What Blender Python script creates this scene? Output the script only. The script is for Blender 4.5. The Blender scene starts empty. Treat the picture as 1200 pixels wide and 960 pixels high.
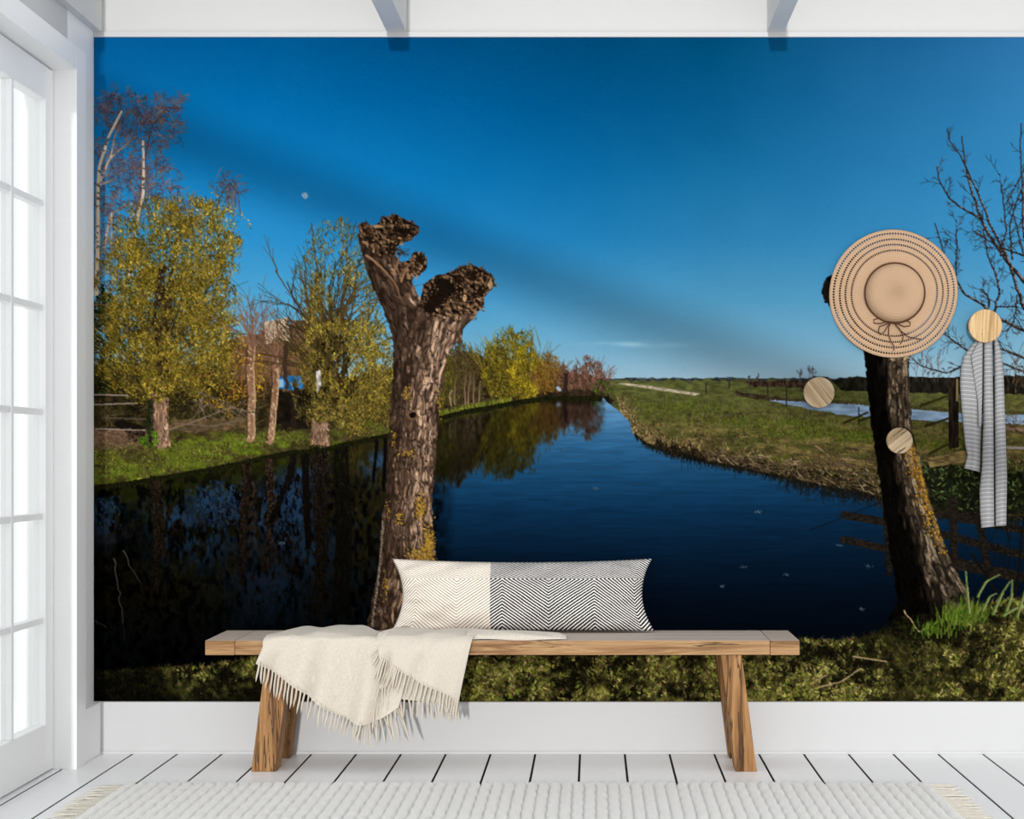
import bpy, bmesh, math
import numpy as np
from mathutils import Vector, Matrix

scene = bpy.context.scene
COL = scene.collection
PI = math.pi

# ---------------------------------------------------------------- camera, world, sun, exposure
F, CX, CY, H = 1887.0, 695.0, 537.0, 1.076        # focal length in px of the 1200x960 frame, vanishing point, eye height
cam_d = bpy.data.cameras.new('camera'); cam = bpy.data.objects.new('camera', cam_d); COL.objects.link(cam)
cam.location = (0, 0, H); cam.rotation_euler = (PI / 2, 0, 0)
cam_d.sensor_width = 36; cam_d.lens = F / 1200 * 36
cam_d.shift_x = (600 - CX) / 1200; cam_d.shift_y = (CY - 480) / 1200
scene.camera = cam

world = bpy.data.worlds.new('overcast_sky'); scene.world = world; world.use_nodes = True
bgn = world.node_tree.nodes['Background']
bgn.inputs['Color'].default_value = (0.985, 0.99, 1.0, 1); bgn.inputs['Strength'].default_value = 1.25

SUN_DIR = Vector((0.02, 1.0, -0.13)).normalized()
sun_d = bpy.data.lights.new('sun', 'SUN'); sun_d.energy = 2.0; sun_d.angle = math.radians(1.3); sun_d.color = (1, .985, .965)
sun = bpy.data.objects.new('sun', sun_d); COL.objects.link(sun)
sun.rotation_euler = SUN_DIR.to_track_quat('-Z', 'Y').to_euler(); sun.location = (-3, -4, 4)

vs = scene.view_settings
vs.view_transform = 'Standard'; vs.look = 'None'; vs.gamma = 1; vs.use_curve_mapping = False; vs.exposure = -0.20

# ---------------------------------------------------------------- helpers
def P(px, py, y):                                   # a photo pixel at depth y
    return Vector(((px - CX) * y / F, y, H - (py - CY) * y / F))

def tag(o, label=None, cat=None, group=None, kind=None):
    if label: o['label'] = label
    if cat: o['category'] = cat
    if group: o['group'] = group
    if kind: o['kind'] = kind
    return o

def link(name, me, mat=None, parent=None):
    if mat is not None and not me.materials: me.materials.append(mat)
    o = bpy.data.objects.new(name, me); COL.objects.link(o)
    if parent is not None: o.parent = parent
    return o

def empty(name, loc=(0, 0, 0), rot=(0, 0, 0)):
    o = bpy.data.objects.new(name, None); COL.objects.link(o); o.location = loc; o.rotation_euler = rot
    o.empty_display_size = .05
    return o

def pydata(name, v, f, smooth=False):
    me = bpy.data.meshes.new(name); me.from_pydata([tuple(p) for p in v], [], f); me.update()
    if smooth: me.polygons.foreach_set('use_smooth', [True] * len(me.polygons))
    return me

def boxmesh(name, lo, hi, bevel=0., seg=2):
    bm = bmesh.new(); bmesh.ops.create_cube(bm, size=1)
    lo, hi = Vector(lo), Vector(hi)
    for v in bm.verts: v.co = Vector([lo[i] + (v.co[i] + .5) * (hi[i] - lo[i]) for i in range(3)])
    if bevel: bmesh.ops.bevel(bm, geom=bm.edges[:], offset=bevel, segments=seg, affect='EDGES', profile=.5)
    me = bpy.data.meshes.new(name); bm.to_mesh(me); bm.free(); return me

def box(name, lo, hi, mat, parent=None, bevel=0., kind=None):
    o = link(name, boxmesh(name, lo, hi, bevel), mat, parent)
    if kind: o['kind'] = kind
    return o

def prism(name, quad0, quad1, mat, parent=None, bevel=.003):   # box between two quads
    bm = bmesh.new()
    a = [bm.verts.new(p) for p in quad0]; b = [bm.verts.new(p) for p in quad1]
    n = len(a)
    bm.faces.new(a[::-1]); bm.faces.new(b)
    for i in range(n): bm.faces.new((a[i], a[(i + 1) % n], b[(i + 1) % n], b[i]))
    bmesh.ops.recalc_face_normals(bm, faces=bm.faces[:])
    if bevel: bmesh.ops.bevel(bm, geom=bm.edges[:], offset=bevel, segments=2, affect='EDGES', profile=.5)
    me = bpy.data.meshes.new(name); bm.to_mesh(me); bm.free()
    return link(name, me, mat, parent)

def tube(name, pts, rad, mat=None, sides=6, parent=None, smooth=True, cap=True):
    pts = [Vector(p) for p in pts]; n = len(pts)
    rad = rad if isinstance(rad, (list, tuple)) else [rad] * n
    V, Fc = [], []; ref = None
    for i, p in enumerate(pts):
        t = (pts[min(i + 1, n - 1)] - pts[max(i - 1, 0)]).normalized()
        if ref is None: ref = t.orthogonal().normalized()
        ref = (ref - t * ref.dot(t)).normalized(); q = t.cross(ref)
        for k in range(sides):
            a = 2 * PI * k / sides; V.append(p + (ref * math.cos(a) + q * math.sin(a)) * rad[i])
    for i in range(n - 1):
        for k in range(sides):
            Fc.append((i * sides + k, i * sides + (k + 1) % sides, (i + 1) * sides + (k + 1) % sides, (i + 1) * sides + k))
    if cap: Fc += [tuple(range(sides))[::-1], tuple((n - 1) * sides + k for k in range(sides))]
    me = pydata(name, V, Fc, smooth)
    return link(name, me, mat, parent) if mat is not None else me

def gridmesh(name, rows, smooth=True, uv=None):     # rows[i][j] -> vertex
    nr, nc = len(rows), len(rows[0])
    V = [p for r in rows for p in r]
    Fc = [(i * nc + j, i * nc + j + 1, (i + 1) * nc + j + 1, (i + 1) * nc + j) for i in range(nr - 1) for j in range(nc - 1)]
    me = pydata(name, V, Fc, smooth)
    if uv is not None:
        flat = [p for r in uv for p in r]; l = me.uv_layers.new(name='UVMap')
        for lp in me.loops: l.data[lp.index].uv = flat[lp.vertex_index]
    return me

# ---------------------------------------------------------------- materials
class NT:
    def __init__(s, name):
        s.m = bpy.data.materials.new(name); s.m.use_nodes = True; s.t = s.m.node_tree
        s.b = s.t.nodes['Principled BSDF']
    def n(s, typ, **kw):
        nd = s.t.nodes.new(typ)
        for k, v in kw.items():
            if k in nd.inputs: nd.inputs[k].default_value = v
            else: setattr(nd, k, v)
        return nd
    def l(s, a, b): s.t.links.new(a, b)
    def math(s, op, a, b=None, c=None):
        nd = s.t.nodes.new('ShaderNodeMath'); nd.operation = op
        for i, v in enumerate((a, b, c)):
            if v is None: continue
            if isinstance(v, (int, float)): nd.inputs[i].default_value = v
            else: s.l(v, nd.inputs[i])
        return nd.outputs[0]
    def ramp(s, fac, stops, interp='LINEAR'):
        nd = s.t.nodes.new('ShaderNodeValToRGB'); nd.color_ramp.interpolation = interp
        e = nd.color_ramp.elements
        while len(e) < len(stops): e.new(.5)
        for i, (p, c) in enumerate(stops): e[i].position = p; e[i].color = (*c, 1)
        s.l(fac, nd.inputs[0]); return nd.outputs[0]
    def mixc(s, fac, a, b):
        nd = s.t.nodes.new('ShaderNodeMix'); nd.data_type = 'RGBA'
        for i, v in ((0, fac), (6, a), (7, b)):
            if isinstance(v, (int, float)): nd.inputs[i].default_value = v
            elif isinstance(v, tuple): nd.inputs[i].default_value = (*v, 1)
            else: s.l(v, nd.inputs[i])
        return nd.outputs[2]
    def coords(s, kind='Object', scale=(1, 1, 1), rot=(0, 0, 0)):
        tc = s.t.nodes.new('ShaderNodeTexCoord'); mp = s.t.nodes.new('ShaderNodeMapping')
        mp.inputs['Scale'].default_value = scale; mp.inputs['Rotation'].default_value = rot
        s.l(tc.outputs[kind], mp.inputs[0]); return mp.outputs[0]
    def noise(s, vec, scale, detail=4, rough=.55, dist=0.):
        nd = s.n('ShaderNodeTexNoise'); nd.inputs['Scale'].default_value = scale; nd.inputs['Detail'].default_value = detail
        nd.inputs['Roughness'].default_value = rough; nd.inputs['Distortion'].default_value = dist
        s.l(vec, nd.inputs['Vector']); return nd.outputs['Fac']
    def bump(s, h, strength=.3, dist=.002):
        nd = s.n('ShaderNodeBump'); nd.inputs['Strength'].default_value = strength; nd.inputs['Distance'].default_value = dist
        s.l(h, nd.inputs['Height']); s.l(nd.outputs[0], s.b.inputs['Normal'])
    def base(s, c):
        if isinstance(c, tuple): s.b.inputs['Base Color'].default_value = (*c, 1)
        else: s.l(c, s.b.inputs['Base Color'])
    def set(s, rough=.5, spec=.5, **kw):
        s.b.inputs['Roughness'].default_value = rough; s.b.inputs['Specular IOR Level'].default_value = spec
        for k, v in kw.items(): s.b.inputs[k].default_value = v
        return s.m

def srgb(r, g, b):
    f = lambda v: (v / 255 / 12.92) if v / 255 <= .04045 else ((v / 255 + .055) / 1.055) ** 2.4
    return (f(r), f(g), f(b))

def m_paint(name, c, rough=.45, grain=(3, 3, 3)):
    t = NT(name); v = t.coords('Object', grain)
    n = t.noise(v, 6, 5, .6); t.base(t.mixc(t.math('MULTIPLY', n, .5), c, tuple(k * .94 for k in c))); t.bump(t.noise(v, 60, 4), .06, .001)
    return t.set(rough, .3)

M = {}
M['wall'] = m_paint('white_wall_paint', (.62, .62, .612), .6)
M['trim'] = m_paint('white_trim_paint', (.575, .578, .583), .45, (1, 14, 14))
M['door'] = m_paint('white_door_paint', (.94, .94, .94), .4, (1, 14, 14))
M['beam'] = m_paint('white_beam_paint', (.70, .70, .69), .5, (14, 1, 14))

t = NT('white_floorboards'); v = t.coords('Object', (1, 1, 1)); oi = t.n('ShaderNodeObjectInfo')
va = t.n('ShaderNodeVectorMath', operation='ADD'); t.l(v, va.inputs[0]); t.l(oi.outputs['Location'], va.inputs[1])
mp = t.n('ShaderNodeMapping'); mp.inputs['Scale'].default_value = (26, 2.2, 10); t.l(va.outputs[0], mp.inputs[0])
g = t.noise(mp.outputs[0], 2.2, 6, .65, 1.6)
rv = t.math('MULTIPLY_ADD', oi.outputs['Random'], .05, .0)
t.base(t.mixc(t.math('ADD', t.math('MULTIPLY', g, .5), rv), (.93, .935, .94), (.82, .825, .83))); t.bump(g, .12, .0015); M['floor'] = t.set(.34, .4)
t = NT('dark_subfloor'); t.base(t.mixc(t.noise(t.coords(), 8), (.012, .011, .01), (.02, .018, .016))); M['gap'] = t.set(.9, .1)

t = NT('clear_glass')
tr = t.n('ShaderNodeBsdfTransparent'); tr.inputs[0].default_value = (.97, .985, .98, 1); gl = t.n('ShaderNodeBsdfGlossy'); gl.inputs['Roughness'].default_value = .02
mx = t.n('ShaderNodeMixShader'); mx.inputs[0].default_value = .05
t.l(tr.outputs[0], mx.inputs[1]); t.l(gl.outputs[0], mx.inputs[2]); t.l(mx.outputs[0], t.t.nodes['Material Output'].inputs[0]); M['glass'] = t.m

def m_wood(name, axis, light, mid, dark, stretch=18, seed=0., crack=1., sky_tint=None):
    t = NT(name); sc = [stretch] * 3; sc['xyz'.index(axis)] = 1.
    tc = t.t.nodes.new('ShaderNodeTexCoord'); oi = t.n('ShaderNodeObjectInfo'); ad = t.n('ShaderNodeVectorMath', operation='ADD')
    sca = t.n('ShaderNodeVectorMath', operation='SCALE'); cmb = t.n('ShaderNodeCombineXYZ')
    for i in range(3): t.l(oi.outputs['Random'], cmb.inputs[i])
    t.l(cmb.outputs[0], sca.inputs[0]); sca.inputs['Scale'].default_value = 7.3
    t.l(tc.outputs['Object'], ad.inputs[0]); t.l(sca.outputs[0], ad.inputs[1])
    mp = t.n('ShaderNodeMapping'); mp.inputs['Scale'].default_value = sc; mp.inputs['Location'].default_value = (seed, seed, seed); t.l(ad.outputs[0], mp.inputs[0]); v = mp.outputs[0]
    g1 = t.noise(v, 2.4, 8, .62, .8); g2 = t.noise(v, 9, 5, .6, .3); g3 = t.noise(v, 1.1, 3, .5, 2.2)
    col = t.ramp(g1, [(.32, dark), (.45, mid), (.58, light), (.72, mid)])
    col = t.mixc(t.math('MULTIPLY', t.math('SUBTRACT', g2, .32), .95), col, tuple(k * .55 for k in mid))
    ck = t.math('LESS_THAN', t.math('ABSOLUTE', t.math('SUBTRACT', g3, .5)), .010 * crack)
    ck = t.math('MULTIPLY', ck, t.math('GREATER_THAN', t.noise(v, .9, 2), .52))
    col = t.mixc(t.math('MULTIPLY', ck, .85), col, tuple(k * .16 for k in mid))
    if sky_tint:                                      # pale sky light on the upper face, painted into the colour
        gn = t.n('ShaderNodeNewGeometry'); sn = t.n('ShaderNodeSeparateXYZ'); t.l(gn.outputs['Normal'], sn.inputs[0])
        col = t.mixc(t.math('MULTIPLY', t.math('GREATER_THAN', sn.outputs[2], .7), t.math('MULTIPLY_ADD', g1, -.5, 1.0)), col, sky_tint)
    t.base(col); t.bump(t.math('SUBTRACT', g1, t.math('MULTIPLY', ck, .8)), .5, .003)
    return t.set(.62, .25)
M['bench_x'] = m_wood('aged_oak_boards', 'x', srgb(182, 146, 104), srgb(144, 106, 68), srgb(88, 60, 36), sky_tint=srgb(206, 196, 188))
M['bench_y'] = m_wood('aged_oak_end_boards', 'x', srgb(178, 140, 98), srgb(140, 102, 64), srgb(86, 58, 34), seed=3.1, sky_tint=srgb(204, 193, 184))
M['bench_z'] = m_wood('aged_oak_legs', 'z', srgb(176, 132, 84), srgb(142, 100, 58), srgb(92, 60, 34), seed=5.7, crack=1.6)
M['peg'] = m_wood('pale_peg_wood', 'z', srgb(214, 184, 138), srgb(192, 158, 110), srgb(150, 114, 70), 30, 1.3, .6)
M['peg_grey'] = m_wood('weathered_peg_wood', 'z', srgb(190, 168, 136), srgb(164, 140, 108), srgb(118, 92, 66), 26, 2.3, 1.4)

def m_cloth(name, c1, c2, sx, sy, rough=.95, kind='UV', bump=.35):
    t = NT(name); v = t.coords(kind)
    a = t.noise(t.coords(kind, (sx, sy, 1)), 1, 3, .6); b = t.noise(t.coords(kind, (sy, sx, 1)), 1, 3, .6); c = t.noise(v, 6, 3)
    f = t.math('MULTIPLY', t.math('ADD', a, b), .5)
    f2 = t.math('MULTIPLY_ADD', t.math('SUBTRACT', f, .5), 2.6, .5)
    t.base(t.mixc(f2, c2, c1)); t.bump(f, bump, .002)
    t.b.inputs['Sheen Weight'].default_value = .15
    return t.set(rough, .1)
M['linen'] = m_cloth('cream_linen', srgb(222, 215, 203), srgb(184, 174, 158), 60, 800)
M['tassel'] = m_cloth('cream_yarn', srgb(218, 210, 196), srgb(186, 175, 158), 300, 40, kind='Object')
M['rug_yarn'] = m_cloth('rug_yarn', srgb(224, 219, 208), srgb(192, 185, 170), 300, 40, kind='Object')
t = NT('ivory_wool_pile'); v = t.coords('Object'); n1 = t.noise(v, 260, 3, .7); n2 = t.noise(v, 40, 4, .6)
t.base(t.mixc(t.math('ADD', t.math('MULTIPLY', n2, .5), t.math('MULTIPLY', n1, .3)), (.95, .94, .91), (.80, .78, .74))); t.bump(n1, .7, .004); M['rug'] = t.set(1., .05)

def m_herring(name, ca, cb, duty, pitch, soft=.0):
    t = NT(name); uvn = t.n('ShaderNodeUVMap'); uvn.uv_map = 'UVMap'; sp = t.n('ShaderNodeSeparateXYZ'); t.l(uvn.outputs[0], sp.inputs[0])
    wob = t.math('MULTIPLY', t.math('SUBTRACT', t.noise(t.coords('UV'), 30, 2), .5), .004)
    tri = t.math('PINGPONG', t.math('ADD', sp.outputs[0], .062), .165)
    vv = t.math('ABSOLUTE', t.math('SUBTRACT', sp.outputs[1], .185))
    up = t.math('MULTIPLY_ADD', t.math('GREATER_THAN', sp.outputs[1], .185), .55, 1.)
    s = t.math('ADD', t.math('ADD', t.math('MULTIPLY', vv, up), wob), t.math('MULTIPLY', tri, .70))
    fr = t.math('PINGPONG', t.math('DIVIDE', s, pitch), .5)
    thr = t.math('ADD', duty, t.math('MULTIPLY', t.math('SUBTRACT', t.noise(t.coords('UV', (260, 500, 1)), 1, 2), .5), .34))
    st = t.math('GREATER_THAN', fr, thr)
    t.base(t.mixc(st, ca, cb)); t.bump(fr, .5, .002)
    return t.set(.95, .1)
M['chevron_black'] = m_herring('black_white_chevron_weave', srgb(30, 29, 30), srgb(224, 222, 218), .28, .0112)
M['chevron_cream'] = m_herring('cream_brown_chevron_weave', srgb(112, 92, 78), srgb(232, 224, 212), .13, .0112)

t = NT('woven_straw'); tc = t.t.nodes.new('ShaderNodeTexCoord'); sp = t.n('ShaderNodeSeparateXYZ'); t.l(tc.outputs['Object'], sp.inputs[0])
r2 = t.math('SQRT', t.math('ADD', t.math('POWER', sp.outputs[0], 2), t.math('POWER', sp.outputs[1], 2)))
rings = t.math('SINE', t.math('MULTIPLY', r2, 2 * PI / .0042)); an = t.math('ARCTAN2', sp.outputs[1], sp.outputs[0])
br = t.math('SINE', t.math('ADD', t.math('MULTIPLY', an, 130), t.math('MULTIPLY', rings, 1.2)))
hh = t.math('ADD', t.math('MULTIPLY', rings, .5), t.math('MULTIPLY', br, .3))
t.base(t.mixc(t.math('MULTIPLY_ADD', hh, .3, .5), srgb(176, 142, 112), srgb(206, 174, 142))); t.bump(hh, .7, .002); M['straw'] = t.set(.8, .15)
t = NT('brown_cord'); t.base(t.mixc(t.noise(t.coords('Object', (60, 60, 60)), 4), srgb(92, 56, 36), srgb(70, 42, 28))); M['cord'] = t.set(.7, .2)

t = NT('grey_striped_scarf'); uvn = t.n('ShaderNodeUVMap'); uvn.uv_map = 'UVMap'; sp = t.n('ShaderNodeSeparateXYZ'); t.l(uvn.outputs[0], sp.inputs[0])
st = t.math('LESS_THAN', t.math('PINGPONG', t.math('DIVIDE', sp.outputs[1], .0152), .5), .1)
wv = t.noise(t.coords('UV', (900, 900, 1)), 1, 2)
t.base(t.mixc(st, t.mixc(wv, srgb(150, 150, 151), srgb(130, 130, 131)), srgb(178, 178, 178))); t.bump(wv, .3, .001); M['scarf'] = t.set(.95, .1)
# ---------------------------------------------------------------- the printed landscape
# The wall mural is a flat photographic print.  Its picture is drawn here by code (gradients,
# noise, branches, leaves, grass blades) and stored as the colours of the print sheet.
MX0, MX1, MY0, MY1, SS = 108.0, 1316.0, 42.0, 824.0, 2
MW, MH = int((MX1 - MX0) * SS), int((MY1 - MY0) * SS)

def paint_mural():
    rng = np.random.default_rng(7)
    U = rng.uniform
    gx, gy = np.meshgrid(MX0 + (np.arange(MW) + .5) / SS, MY0 + (np.arange(MH) + .5) / SS)
    gx = gx.astype(np.float32); gy = gy.astype(np.float32)
    img = np.zeros((MH, MW, 3), np.float32)

    def noise(cx, cy, seed, w=MW, h=MH):
        r = np.random.default_rng(seed)
        nx, ny = int(w / SS / cx) + 3, int(h / SS / cy) + 3
        g = r.random((ny, nx)).astype(np.float32)
        fx = np.arange(w) / SS / cx; fy = np.arange(h) / SS / cy
        ix = fx.astype(int); iy = fy.astype(int)
        tx = (fx - ix).astype(np.float32); ty = (fy - iy).astype(np.float32)
        tx = tx * tx * (3 - 2 * tx); ty = ty * ty * (3 - 2 * ty)
        a = g[iy][:, ix] * (1 - tx) + g[iy][:, ix + 1] * tx
        b = g[iy + 1][:, ix] * (1 - tx) + g[iy + 1][:, ix + 1] * tx
        return a * (1 - ty)[:, None] + b * ty[:, None]

    def fbm(c, seed, o=4, ay=1.0):
        s = 0; t = 0
        for k in range(o):
            a = .55 ** k
            s = s + a * noise(max(c / 2 ** k, .5), max(c * ay / 2 ** k, .5), seed + k); t += a
        return s / t

    def C(*c): return np.array(c, np.float32)

    def poly(pts, rough=0, step=4, seed=1, wrap=True):
        p = np.array(pts, float)
        if rough:
            r = np.random.default_rng(seed); q = []
            n = len(p)
            for i in range(n if wrap else n - 1):
                a, b = p[i], p[(i + 1) % n]
                m = max(1, int(np.hypot(*(b - a)) / step))
                for k in range(m):
                    q.append(a + (b - a) * k / m + r.normal(0, rough, 2))
            if not wrap: q.append(p[-1])
            p = np.array(q)
        x = (p[:, 0] - MX0) * SS; y = (p[:, 1] - MY0) * SS
        T = np.zeros((MH, MW + 1), np.uint8)
        for i in range(len(p)):
            xa, ya, xb, yb = x[i], y[i], x[(i + 1) % len(p)], y[(i + 1) % len(p)]
            if ya == yb: continue
            if ya > yb: xa, ya, xb, yb = xb, yb, xa, ya
            r0, r1 = max(0, int(np.ceil(ya - .5))), min(MH - 1, int(np.ceil(yb - .5)) - 1)
            if r1 < r0: continue
            rows = np.arange(r0, r1 + 1)
            xc = xa + (rows + .5 - ya) / (yb - ya) * (xb - xa)
            np.bitwise_xor.at(T, (rows, np.clip(np.ceil(xc - .5).astype(int), 0, MW)), 1)
        return np.bitwise_xor.accumulate(T, axis=1)[:, :MW].astype(bool)

    def line(pts):                                    # y of a polyline as a function of x
        p = np.array(pts, float)
        return np.interp(gx[0], p[:, 0], p[:, 1]).astype(np.float32)[None, :]

    def fill(mask, col, tex=None, amp=0.):
        c = np.asarray(col, np.float32)
        if tex is None: img[mask] = c if c.ndim == 1 else c[mask]
        else:
            k = (1 + (tex[mask] - .5) * 2 * amp)[:, None]
            img[mask] = (c if c.ndim == 1 else c[mask]) * k

    def splat(x, y, r, col, target=None, alpha=None):
        t = img if target is None else target
        x = np.asarray(x, float); y = np.asarray(y, float)
        r = np.broadcast_to(np.asarray(r, float), x.shape) * SS
        col = np.broadcast_to(np.asarray(col, np.float32), x.shape + (3,))
        ix = ((x - MX0) * SS).astype(int); iy = ((y - MY0) * SS).astype(int)
        rr = np.clip(np.round(r * 2).astype(int), 0, 40)
        for k in np.unique(rr):
            m = rr == k
            R = k / 2.; n = int(R)
            for dy in range(-n, n + 1):
                for dx in range(-n, n + 1):
                    if dx * dx + dy * dy > R * R + .3: continue
                    X = ix[m] + dx; Y = iy[m] + dy
                    ok = (X >= 0) & (X < MW) & (Y >= 0) & (Y < MH)
                    if alpha is None: t[Y[ok], X[ok]] = col[m][ok]
                    else: t[Y[ok], X[ok]] = t[Y[ok], X[ok]] * (1 - alpha) + col[m][ok] * alpha

    def strokes(x, y, ang, ln, r, col, bend=0., n=None):
        x = np.asarray(x, float); N = len(x)
        n = n or max(2, int(np.max(ln) * SS))
        t = np.linspace(0, 1, n)[None, :]
        a = (np.asarray(ang)[:, None] if np.ndim(ang) else ang) + bend * t
        L = np.asarray(ln)[:, None] if np.ndim(ln) else ln
        xs = x[:, None] + np.cos(a) * L * t; ys = np.asarray(y)[:, None] + np.sin(a) * L * t
        R = (np.asarray(r)[:, None] if np.ndim(r) else r) * (1 - .6 * t)
        col = np.broadcast_to(np.asarray(col, np.float32), (N, 3))
        o = np.repeat(col[:, None, :], n, 1)
        splat(xs.ravel(), ys.ravel(), np.broadcast_to(R, xs.shape).ravel(), o.reshape(-1, 3))

    def mix(n, *cols):                                # n colours picked between the given ones
        c = np.array(cols, np.float32); k = rng.integers(0, len(c), n); j = rng.integers(0, len(c), n)
        t = U(0, .6, (n, 1)).astype(np.float32)
        return (c[k] * (1 - t) + c[j] * t) * U(.8, 1.18, (n, 1)).astype(np.float32)

    def curve(pts, w0, w1, c0, c1=None, wob=0., lit=None):
        p = np.array(pts, float)
        d = np.r_[0, np.cumsum(np.hypot(*np.diff(p, axis=0).T))]
        n = max(2, int(d[-1] * SS)); s = np.linspace(0, d[-1], n)
        x = np.interp(s, d, p[:, 0]); y = np.interp(s, d, p[:, 1])
        k = max(1, int(2.5 * SS))
        if n > 4 * k:                                 # soften the corners
            ker = np.ones(2 * k + 1) / (2 * k + 1)
            x = np.convolve(np.pad(x, k, 'reflect', reflect_type='odd'), ker, 'valid')
            y = np.convolve(np.pad(y, k, 'reflect', reflect_type='odd'), ker, 'valid')
        if wob:
            x = x + np.interp(s, np.arange(0, d[-1] + 8, 6), rng.normal(0, wob, len(np.arange(0, d[-1] + 8, 6))))
        t = np.linspace(0, 1, n); w = (w0 + (w1 - w0) * t) / 2
        c0 = C(*c0); c1 = c0 if c1 is None else C(*c1)
        col = c0 + (c1 - c0) * t[:, None]
        splat(x, y, w, col)
        if lit is not None:
            m = rng.random(n) < lit[1]
            splat(x[m] + w[m] * .5, y[m] - w[m] * .3, np.maximum(w[m] * .45, .2), np.array(lit[0], np.float32))
        return x, y

    def twigs(x, y, ang, ln, w, col, depth, spread=.6, droop=0., kids=3, shrink=.62):
        n = max(3, int(ln * SS)); t = np.linspace(0, 1, n)
        a = ang + np.cumsum(rng.normal(0, .035, n)) + droop * t
        xs = x + np.cumsum(np.cos(a)) * ln / n; ys = y + np.cumsum(np.sin(a)) * ln / n
        splat(xs, ys, w / 2 * (1 - .5 * t), np.array(col, np.float32))
        if depth > 0:
            for k in range(kids):
                i = int(n * U(.25, .98)); i = min(i, n - 1)
                twigs(xs[i], ys[i], a[i] + U(.35, 1) * spread * rng.choice([-1, 1]), ln * shrink * U(.6, 1.1),
                      max(w * .62, .5), col, depth - 1, spread, droop, kids, shrink)

    fcache = {}
    def leaves(cx, cy, rx, ry, n, cols, size=(.5, 1.1), clump=26, pw=.5, seed=0, ln=0, ang=(0, 6.3), keep=.45, root=None, lum=1.):
        # foliage: points in an ellipse, kept where a clump noise is high
        r = np.sqrt(U(0, 1, n)) ** pw * 1.; th = U(0, 6.283, n)
        x = cx + rx * np.sqrt(U(0, 1, n)) * np.cos(th) * (1 + .12 * np.sin(5 * th + seed)); y = cy + ry * np.sqrt(U(0, 1, n)) * np.sin(th) * (1 + .1 * np.sin(7 * th + seed * 2))
        if clump not in fcache: fcache[clump] = fbm(clump, 900 + clump, 3)
        f = np.roll(fcache[clump], (seed * 173 % MH, seed * 311 % MW), (0, 1))
        ix = np.clip(((x - MX0) * SS).astype(int), 0, MW - 1); iy = np.clip(((y - MY0) * SS).astype(int), 0, MH - 1)
        m = f[iy, ix] + rng.normal(0, .08, n) > keep
        x, y = x[m], y[m]; k = len(x)
        c = mix(k, *cols) * (.4 + 1.05 * f[iy[m], ix[m]])[:, None] * U(.5, 1.42, (k, 1)) * lum
        if root is not None: strokes(x, y, np.arctan2(y - root[1], x - root[0]) + rng.normal(0, .45, k), U(.4, 1, k) * ln, U(size[0], size[1], k), c)
        elif ln: strokes(x, y, U(ang[0], ang[1], k), U(.5, 1, k) * ln, U(size[0], size[1], k), c)
        else: splat(x, y, U(size[0], size[1], k), c)

    # ---- sky
    sx = [108, 300, 500, 700, 850, 1000, 1200, 1316]; sy = [42, 120, 200, 280, 350, 400, 446]
    sky = np.array([
        [(4, 100, 172), (0, 92, 158), (0, 80, 138), (0, 74, 124), (0, 78, 126), (20, 92, 148), (44, 114, 176), (50, 120, 182)],
        [(8, 114, 186), (2, 108, 180), (0, 94, 160), (0, 84, 142), (6, 88, 142), (26, 102, 160), (46, 122, 182), (52, 126, 186)],
        [(22, 128, 200), (16, 124, 198), (8, 112, 182), (10, 102, 164), (20, 104, 160), (34, 114, 172), (50, 130, 188), (56, 134, 192)],
        [(52, 144, 208), (44, 142, 210), (30, 130, 200), (32, 122, 184), (42, 122, 178), (48, 128, 184), (60, 140, 196), (66, 144, 198)],
        [(84, 164, 216), (76, 160, 214), (64, 148, 206), (70, 146, 198), (74, 144, 190), (76, 146, 192), (84, 152, 200), (90, 156, 202)],
        [(110, 174, 216), (108, 174, 214), (100, 164, 206), (102, 162, 202), (106, 160, 196), (108, 162, 198), (112, 166, 202), (116, 168, 204)],
        [(140, 184, 214), (140, 184, 212), (138, 178, 206), (140, 178, 206), (146, 178, 202), (146, 178, 202), (146, 180, 204), (146, 180, 204)]], np.float32)
    row = np.stack([np.stack([np.interp(gx[0], sx, sky[j, :, c]) for c in range(3)], 1) for j in range(len(sy))])
    yy = gy[:, 0]
    j = np.clip(np.searchsorted(sy, yy) - 1, 0, len(sy) - 2)
    t = ((yy - np.array(sy)[j]) / (np.array(sy)[j + 1] - np.array(sy)[j]))[:, None, None]
    img[:] = (row[j] * (1 - t) + row[j + 1] * t) * C(1.02, 1.0, .955)
    img += ((noise(3, 2, 5) - .5) * 3 + (fbm(60, 6, 2) - .5) * 4)[..., None]
    cl = np.exp(-((gy - 404 - (gx - 740) * .01) / 3.2) ** 2) * np.exp(-((gx - 745) / 55) ** 2) * noise(30, 3, 8)
    img += cl[..., None] * C(46, 36, 26)
    # moon, gibbous
    a = U(0, 6.28, 900); rr = np.sqrt(U(0, 1, 900)) * 3.2
    mx, my = 357.5 + np.cos(a) * rr, 230 + np.sin(a) * rr
    k = (mx - 357.5) * .8 - (my - 230) * .6 > -2.2 + ((mx - 357.5) * .6 + (my - 230) * .8) ** 2 * .12
    splat(mx[k], my[k], .4, mix(k.sum(), (180, 202, 222), (120, 160, 196)))
    skyimg = img.copy()

    # ---- far land on the right: treeline, meadow
    tl = poly([(690, 447)] + [(x, 444.5 - 2.2 * rng.random() - (1.5 if 950 < x < 975 else 0)) for x in range(690, 1320, 5)] + [(1316, 449), (690, 449)])
    fill(tl, C(52, 56, 58), noise(4, 2, 11), .4)
    bank_r = [(690, 462), (706, 466), (716, 474), (728, 484), (738, 494), (742, 508), (758, 521), (790, 533), (826, 541),
              (862, 548), (902, 557), (952, 568), (1002, 577), (1040, 586), (1100, 598), (1160, 606), (1316, 612)]
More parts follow.
